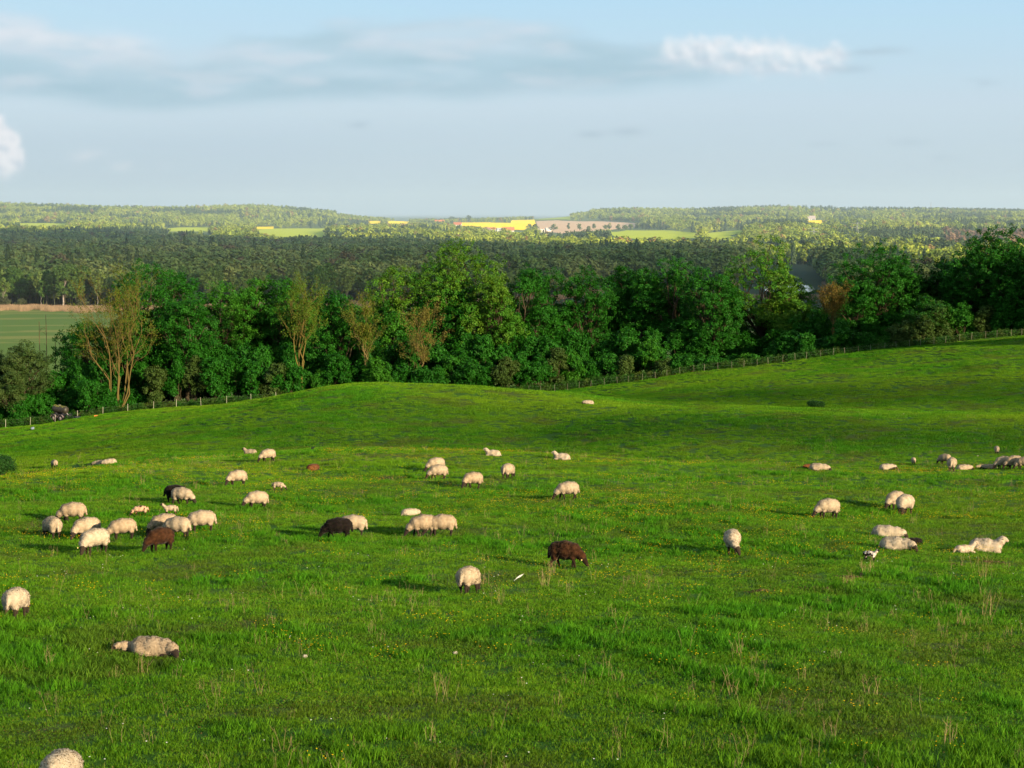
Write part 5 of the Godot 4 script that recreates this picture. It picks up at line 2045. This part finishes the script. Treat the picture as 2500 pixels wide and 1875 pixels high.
func make_flock() -> void:
	var a := "sheep of the western group"
	var b := "sheep of the middle group"
	var c := "sheep of the eastern group"
	var d := "sheep on the near ridge"
	# [px, foot py, facing (0 east, 90 away, 180 west, 270 towards), pose, coat, size, label, group, ear tag]
	for q in [
			[133, 1142, 125, "graze", "cream", 0.8, "small pale sheep seen from behind beyond the western ridge", d],
			[241, 1135, 175, "lie low", "cream", 0.85, "western one of two pale backs lying just over the ridge", d],
			[267, 1133, 190, "lie low", "pale", 1.0, "eastern one of two pale backs lying just over the ridge", d],
			[610, 1109, 178, "lie up", "cream", 1.0, "dark-faced ewe lying on the ridge with its head raised", d],
			[653, 1128, 214, "graze", "cream", 1.0, "grazing sheep beside the dark-faced ewe lying on the ridge", d],
			[764, 1149, 60, "lie low", "rust", 0.9, "reddish-brown sheep lying curled on the flowery ridge", d],
			[577, 1186, 205, "graze left", "cream", 1.0, "cream sheep grazing alone between ridge lambs and flowers", a],
			[681, 1199, 350, "lamb graze", "cream", 0.62, "single pale lamb grazing with its head to the east", a],
			[624, 1243, 207, "graze", "cream", 1.0, "cream sheep grazing downhill below the single pale lamb", a],
			[431, 1227, 15, "graze", "black", 1.0, "black sheep mostly hidden behind a grazing cream sheep", a],
			[447, 1234, 340, "graze walk", "cream", 1.0, "cream sheep grazing eastward in front of a black one", a],
			[341, 1262, 195, "lamb graze", "mottled", 0.66, "mottled brown lamb with its head in the grass", a],
			[415, 1259, 190, "lamb walk up", "cream", 0.62, "white lamb with dark face and legs walking past tall grass", a],
			[176, 1277, 187, "graze walk", "tan", 1.05, "tan dark-legged sheep grazing uphill of the western group", a],
			[126, 1315, 128, "graze", "cream", 1.05, "round sheep turned away at the western end of its group", a],
			[210, 1318, 212, "graze left", "cream", 1.05, "cream sheep grazing just behind the black-faced one", a],
			[230, 1353, 226, "graze left", "pale", 1.12, "big cream sheep with a black face and yellow ear tag", a, true],
			[298, 1318, 200, "graze", "tan", 1.0, "tan sheep grazing by itself in the middle of its group", a],
			[400, 1306, 195, "graze", "tan", 1.0, "tan sheep half hidden behind two others", a],
			[432, 1315, 165, "graze", "cream", 1.02, "cream sheep standing behind the dark brown ewe", a],
			[389, 1348, 226, "graze", "brown", 1.08, "dark brown ewe with a yellow ear tag in front of two sheep", a, true],
			[490, 1300, 192, "graze", "cream", 1.05, "cream sheep grazing at the eastern end of the western group", a],
			[-46, 1290, 20, "graze", "black", 1.0, "black sheep cut by the western edge of the pasture view", a],
			[-50, 1336, 5, "stand up", "black", 1.0, "black-headed sheep looking in from the western edge", a],
			[858, 1309, 182, "graze", "cream", 1.0, "cream sheep standing behind the black one", b],
			[822, 1318, 190, "graze walk", "black", 1.02, "black sheep grazing in front of a cream one", b],
			[41, 1510, 78, "graze", "pale", 1.0, "pale sheep seen from behind with dirty hindquarters", a],
			[376, 1600, 345, "lie low right", "tan", 1.02, "dark-faced ewe lying with its head down beside a lamb", a],
			[323, 1592, 200, "lamb lie low", "tan", 0.72, "small lamb lying against the dark-faced ewe's rump", a],
			[154, 1952, 80, "graze", "pale", 1.0, "pale sheep's back lowest on the slope below the dark-faced ewe", a],
			[1063, 1152, 205, "graze", "cream", 1.0, "sheep grazing behind another one on the mid ridge", b],
			[1068, 1172, 200, "graze walk", "cream", 1.0, "sheep grazing in front of another one on the mid ridge", b],
			[1152, 1193, 208, "graze left walk", "tan", 1.03, "dark-legged tan sheep grazing between a pair and a rear-on one", b],
			[1241, 1169, 62, "graze", "cream", 1.0, "sheep seen from behind on the mid ridge", b],
			[1202, 1113, 178, "lie up", "white_face", 0.9, "sheep lying on the crest with a small raised dark head", d],
			[1370, 1122, 176, "lie up", "white_face", 0.95, "white-faced sheep lying on the crest", d],
			[1384, 1220, 196, "graze walk", "cream", 1.02, "cream sheep grazing alone downhill of the crest", b],
			[1002, 1260, 35, "lie low", "pale", 0.78, "white sheep curled up in the grass above a grazing pair", b],
			[1031, 1311, 193, "graze walk", "tan", 1.04, "tan sheep in front of its grazing twin", b],
			[1076, 1310, 185, "graze", "tan", 1.04, "tan sheep half covered by its grazing twin", b],
			[1145, 1450, 64, "graze walk", "cream", 1.0, "big cream ewe seen from behind with a hanging tail", b],
			[1384, 1388, 338, "graze walk", "brown", 1.12, "dark brown ewe grazing alone in the middle of the pasture", b, true],
			[2000, 1149, 350, "lie low", "cream", 1.0, "cream sheep lying beside a small brown lamb", c],
			[1973, 1143, 30, "lamb lie low", "rust", 0.7, "small brown lamb lying beside a cream sheep", c],
			[2167, 1147, 5, "lie low", "pale", 0.85, "pale sheep's back alone on the eastern ridge", c],
			[2230, 1134, 85, "graze", "cream", 0.62, "small pale lamb seen from behind above the eastern ridge", c],
			[2306, 1134, 140, "graze", "tan", 0.9, "sheep partly hidden behind a rear-on sheep on the eastern ridge", c],
			[2324, 1151, 72, "graze", "cream", 1.0, "sheep seen from behind next to a lying back", c],
			[2354, 1148, 0, "lie low", "cream", 0.8, "back of a lying sheep next to a rear-on one", c],
			[2398, 1143, 190, "lamb lie low", "tan", 0.7, "tan lamb lying beside a paler one", c],
			[2415, 1145, 185, "lamb lie low", "cream", 0.8, "pale lamb lying beside a tan one", c],
			[2433, 1108, 80, "graze", "cream", 0.72, "small round sheep highest on the eastern rise", c],
			[2448, 1146, 195, "graze", "cream", 0.95, "sheep grazing with a second one close behind it", c],
			[2474, 1146, 190, "graze", "tan", 1.0, "second of two sheep grazing nose to tail", c],
			[2500, 1147, 170, "graze", "tan", 0.95, "sheep cut by the eastern edge of the pasture view", c],
			[2018, 1267, 204, "graze", "cream", 1.06, "cream sheep grazing alone with a dark muzzle", c],
			[2184, 1246, 222, "graze", "cream", 1.06, "rear one of two big sheep grazing side by side", c],
			[2207, 1257, 232, "graze left", "pale", 1.1, "front one of two big sheep grazing side by side", c],
			[1788, 1354, 262, "graze left", "pale", 1.08, "white ewe grazing head-on with a dark nose", c],
			[2168, 1312, 350, "lie low", "pale", 1.05, "white sheep lying half sunk in grass behind another", c],
			[2190, 1343, 340, "lie low right", "pale", 1.08, "white dark-faced sheep lying with a black lamb behind", c],
			[2226, 1331, 30, "lamb lie low", "black", 0.75, "black lamb lying behind a white dark-faced sheep", c],
			[2126, 1370, 330, "lamb stand up", "pied", 0.48, "pied black and white lamb standing in tall grass", c],
			[2409, 1347, 345, "lie up", "white_face", 1.1, "white ewe lying with its head raised beside a lamb", c],
			[2356, 1350, 20, "lamb lie up", "white_face", 0.82, "white lamb lying at the raised-head ewe's tail", c],
			[1436, 987, 190, "lie low", "pale", 0.95, "lone pale sheep lying on the far slope", d]]:
		sheep(q[0], q[1], q[2], q[3], q[4], q[5], q[6], q[7], q.size() > 8)


# ---------------------------------------------------------------- grass
func tuft_mesh(sd: int, blades: int, spread: float, tall: float, width: float, dry: float) -> ArrayMesh:
	var r := RandomNumberGenerator.new()
	r.seed = sd
	var g := Geo.new()
	for i in blades:
		var w := r.randf_range(0, TAU)
		var s := spread * sqrt(r.randf()) * r.randf_range(0.5, 1.0)
		var p := Vector3(cos(w) * s, -0.02, sin(w) * s)
		var h := tall * r.randf_range(0.45, 1.15)
		var lean := any_dir(r) * h * 0.55
		lean.y = 0.0
		var side := Vector3(cos(w * 7.3), 0, sin(w * 7.3)) * width * r.randf_range(0.7, 1.3)
		var c := hue(r, Color(0.78, 0.84, 0.7), Color(1.15, 1.1, 0.9), 0.14)
		if r.randf() < dry:
			c = Color(2.4, 0.9, 7.0) * r.randf_range(0.7, 1.1)
		var mid := p + lean * 0.35 + Vector3(0, h * 0.6, 0)
		var tip := p + lean + Vector3(0, h, 0)
		var nn := (Vector3.UP * 0.6 + side.cross(Vector3.UP).normalized() * 0.6 + lean * 0.5).normalized()
		g.tri(p - side, p + side, mid + side * 0.7, nn, nn, nn, c)
		g.tri(p - side, mid + side * 0.7, mid - side * 0.7, nn, nn, nn, c)
		g.tri(mid - side * 0.7, mid + side * 0.7, tip, nn, nn, nn, c)
	return g.mesh(M.grass)


func make_pasture_grass() -> void:
	var r := RandomNumberGenerator.new()
	r.seed = 52
	var kinds := []
	for k in 4:
		kinds.append(tuft_mesh(60 + k, 64, 0.34, 0.115, 0.007, 0.07 + 0.035 * k))
	for k in 2:
		kinds.append(tuft_mesh(70 + k, 60, 0.24, 0.22, 0.008, 0.03))
	for k in 3:
		kinds.append(tuft_mesh(80 + k, 84, 0.66, 0.12, 0.018, 0.06))
	var where := []
	var tints := []
	for k in kinds:
		where.append([])
		tints.append(PackedColorArray())
	for band in [[34.0, 62.0, 13.0], [62.0, 105.0, 9.5], [105.0, 172.0, 6.0], [172.0, 312.0, 3.2]]:
		var d0: float = band[0]
		var d1: float = band[1]
		var count := int(0.275 * (d1 * d1 - d0 * d0) * band[2])
		for i in count:
			var dd := sqrt(lerpf(d0 * d0, d1 * d1, r.randf()))
			var an := r.randf_range(-0.275, 0.275)
			var x := sin(an) * dd
			var z := -cos(an) * dd
			var lush := noise_a.get_noise_2d(x * 0.06, z * 0.06) * 0.6 + noise_b.get_noise_2d(x * 0.35, z * 0.35) * 0.5
			var dry := fbm(noise_c, x * 0.11 + 3.0, z * 0.11, 3)
			var worn := smoothstep(0.14, 0.4, dry)
			if worn > 0.0 and r.randf() < worn * 0.05:
				continue
			var hillside := d0 > 170.0
			var k := r.randi_range(0, 3)
			var s := r.randf_range(0.75, 1.2) * (1.0 + 0.35 * lush)
			if dd > fence_d(1250.0 + FOCAL * x / -z) / cos(an) - 0.3:
				continue
			if hillside:
				k = r.randi_range(6, 8)
			elif lush > 0.34 and r.randf() < 0.55:
				k = r.randi_range(4, 5)
			var y := ground_y(x, z)
			var bs := Basis(Vector3.UP, r.randf_range(0, TAU)).scaled(Vector3(s, s * r.randf_range(0.8, 1.25) * (1.0 - worn * 0.22), s))
			where[k].append(Transform3D(bs, Vector3(x, y, z)))
			var c := Color(0.056, 0.212, 0.006).lerp(Color(0.132, 0.275, 0.010), clampf(0.5 - lush * 0.9 + r.randf_range(-0.25, 0.25), 0.0, 1.0))
			var big := noise_c.get_noise_2d(x * 0.018, z * 0.018)
			c = c.lerp(Color(0.165, 0.27, 0.010), clampf(big * 0.7, 0.0, 0.5))
			c = c.lerp(Color(0.12, 0.16, 0.02), worn * 0.5)
			var j := r.randf_range(0.82, 1.2)
			tints[k].append(Color(c.r * j, c.g * j, c.b * j))
	var root := base("pasture_grass", Vector3.ZERO)
	tag(root, "green meadow grass covering the sheep pasture", "grass", "", "stuff")
	for k in kinds.size():
		scatter("grass_tuft", kinds[k], where[k], tints[k], root)
	# low leafy herbs between the blades
	var herb_kinds := []
	for k in 3:
		var g := Geo.new()
		for i in 46:
			var w := r.randf_range(0, TAU)
			var s := 0.36 * sqrt(r.randf())
			var p := Vector3(cos(w) * s, r.randf_range(0.015, 0.10), sin(w) * s)
			var col := hue(r, Color(0.032, 0.11, 0.005), Color(0.075, 0.145, 0.008), 0.3)
			if r.randf() < 0.12:
				col = hue(r, Color(0.11, 0.07, 0.022), Color(0.17, 0.13, 0.035))
			var l := r.randf_range(0.009, 0.022)
			g.leaf(p, (Vector3.UP * 0.7 + any_dir(r)).normalized(), any_dir(r), l, l * 0.6, col)
		herb_kinds.append(g.mesh(M.grass))
	var herbs := base("pasture_herbs", Vector3.ZERO)
	tag(herbs, "low leafy herbs and dead leaves mixed into the short grass", "herbs", "", "stuff")
	for k in 3:
		var wh := []
		var ti := PackedColorArray()
		for i in 4500:
			var dd := sqrt(lerpf(34.0 * 34.0, 115.0 * 115.0, r.randf()))
			var an := r.randf_range(-0.27, 0.27)
			var x := sin(an) * dd
			var z := -cos(an) * dd
			wh.append(Transform3D(Basis(Vector3.UP, r.randf_range(0, TAU)).scaled(Vector3.ONE * r.randf_range(0.8, 1.3)), Vector3(x, ground_y(x, z), z)))
			var j := r.randf_range(0.7, 1.25)
			ti.append(Color(j, j, j))
		scatter("herb_clump", herb_kinds[k], wh, ti, herbs)
	# buttercups and small white flowers
	for f in [["buttercups", Color(0.75, 0.50, 0.01), "yellow buttercups flowering in drifts in the grass", 4200, 0.016], ["daisies", Color(0.75, 0.75, 0.72), "small white flowers dotted in the short grass", 520, 0.016]]:
		var g := Geo.new()
		for i in 9 if f[0] == "buttercups" else 2:
			var p := Vector3(r.randf_range(-0.3, 0.3), 0, r.randf_range(-0.3, 0.3))
			var h := r.randf_range(0.16, 0.30) if f[0] == "buttercups" else r.randf_range(0.08, 0.16)
			g.flat(p, p + Vector3(0.004, 0, 0), p + Vector3(0, h, 0), Vector3(0, 0, 1), Color(0.08, 0.13, 0.02))
			var rad: float = f[4] * r.randf_range(0.8, 1.2)
			for e in 5:
				var t0 := TAU * e / 5.0
				var t1 := TAU * (e + 1) / 5.0
				g.flat(p + Vector3(0, h, 0), p + Vector3(cos(t0) * rad, h + 0.012, sin(t0) * rad), p + Vector3(cos(t1) * rad, h + 0.012, sin(t1) * rad), Vector3(0, 1, 0.4), f[1])
		var wh := []
		var ti := PackedColorArray()
		for i in f[3]:
			var dd := sqrt(lerpf(34.0 * 34.0, 165.0 * 165.0, r.randf()))
			var an := r.randf_range(-0.27, 0.27)
			var x := sin(an) * dd
			var z := -cos(an) * dd
			if f[0] == "buttercups":
				var patch := noise_b.get_noise_2d(x * 0.045 + 9.0, z * 0.045) + noise_c.get_noise_2d(x * 0.2, z * 0.2) * 0.5
				if patch < 0.12 and r.randf() > 0.08:
					continue
			elif dd > 80.0:
				continue
			if f[0] == "buttercups" and r.randf() > smoothstep(45.0, 85.0, dd) * 0.9 + 0.1:
				continue
			wh.append(Transform3D(Basis(Vector3.UP, r.randf_range(0, TAU)).scaled(Vector3.ONE * r.randf_range(0.8, 1.3)), Vector3(x, ground_y(x, z), z)))
			ti.append(Color.WHITE)
		var fr := base(f[0], Vector3.ZERO)
		tag(fr, f[2], "flowers", "", "stuff")
		scatter("flower_sprig", g.mesh(M.dry), wh, ti, fr)


func stalk_geo(sd: int, stems: int, tall: float, spread: float, thick: float) -> Geo:
	var r := RandomNumberGenerator.new()
	r.seed = sd
	var g := Geo.new()
	for i in stems:
		var p := Vector3(r.randf_range(-spread, spread), -0.03, r.randf_range(-spread, spread))
		var lean := Vector3(r.randf_range(-0.28, 0.28), 1.0, r.randf_range(-0.28, 0.28))
		var h := tall * r.randf_range(0.5, 1.1)
		var tip := p + lean * h
		var col := hue(r, Color(0.20, 0.155, 0.065), Color(0.30, 0.235, 0.12))
		g.tube(PackedVector3Array([p, p.lerp(tip, 0.5) + Vector3(r.randf_range(-0.03, 0.03), 0, r.randf_range(-0.03, 0.03)), tip]), PackedFloat32Array([thick, thick * 0.8, thick * 0.35]), 3, col)
		for k in 3:
			if r.randf() < 0.65:
				var t := r.randf_range(0.5, 0.95)
				var q := p.lerp(tip, t)
				g.tube(PackedVector3Array([q, q + Vector3(r.randf_range(-0.14, 0.14), r.randf_range(0.04, 0.18), r.randf_range(-0.14, 0.14)) * (tall / 0.6)]), PackedFloat32Array([thick * 0.55, thick * 0.25]), 3, col)
	return g


func make_dry_weeds() -> void:
	var r := RandomNumberGenerator.new()
	r.seed = 88
	var stuff := base("dry_stalks", Vector3.ZERO)
	tag(stuff, "thin dead tan stalks scattered through the pasture", "dry grass", "", "stuff")
	for k in 4:
		var wh := []
		var ti := PackedColorArray()
		for i in 900:
			var dd := sqrt(lerpf(34.0 * 34.0, 200.0 * 200.0, pow(r.randf(), 1.5)))
			var an := r.randf_range(-0.27, 0.27)
			var x := sin(an) * dd
			var z := -cos(an) * dd
			var patch := noise_b.get_noise_2d(x * 0.07 - 4.0, z * 0.07) + noise_a.get_noise_2d(x * 0.3, z * 0.3) * 0.6
			if dd > 138.0 and dd < 160.0 and r.randf() < 0.6:
				patch = 1.0
			if patch < 0.22 and r.randf() > 0.16:
				continue
			var s := r.randf_range(0.55, 1.1)
			wh.append(Transform3D(Basis(Vector3.UP, r.randf_range(0, TAU)).scaled(Vector3(s, s, s)), Vector3(x, ground_y(x, z), z)))
			var j := r.randf_range(0.8, 1.15)
			ti.append(Color(j, j, j))
		scatter("stalk_tuft", stalk_geo(200 + k, [3, 4, 2, 5][k], [0.5, 0.42, 0.6, 0.36][k], 0.14, 0.0036).mesh(M.dry), wh, ti, stuff)
	# larger dead weeds that stand out one by one
	for q in [[2398, 1420, 1.0, 7, "tall branching dead weed below the white ewe with a lamb"], [2410, 1503, 0.8, 9, "spreading dead weed with broken stems in the eastern short grass"], [2115, 1400, 0.5, 12, "pale dead grass tuft just below the pied lamb"], [2072, 1432, 0.55, 10, "pale dead stalk tuft beside a dark soil scrape"], [1345, 1400, 0.55, 10, "dead stalks standing at the dark brown ewe's hind legs"], [1330, 1432, 0.6, 12, "pale thicket of dead stalks below the dark brown ewe"], [1182, 1428, 0.6, 6, "dead stalks beside the big rear-on cream ewe"], [345, 1645, 0.6, 6, "branching dry stem below the dark-faced lying ewe"], [120, 1630, 0.6, 6, "grey dry stems in the grass west of the lying ewe"], [2310, 1820, 0.6, 6, "upright dead stalks in the short grass at the lower eastern pasture"], [2130, 1700, 0.5, 6, "leaning dead stalks in worn grass"], [1800, 1600, 0.55, 5, "thin dead stalks in the middle of the short grass"], [2350, 1530, 0.5, 5, "upright straw-coloured stems beside the broken dead weed"], [345, 1185, 0.7, 7, "pale dead stems standing on the western flowery ridge"], [480, 1195, 0.6, 7, "pale dead stems near the grazing ridge sheep"], [690, 1835, 0.6, 5, "thin dry stems low in the western pasture"], [1080, 1700, 0.55, 6, "dry stems low in the middle of the pasture"]]:
		var o := put("dead_weed", stalk_geo(300 + int(q[0]), q[3], q[2], 0.16, 0.006).mesh(M.dry), null, hit(q[0], q[1]))
		tag(o, q[4], "dead weed", "dead weeds standing in the pasture")
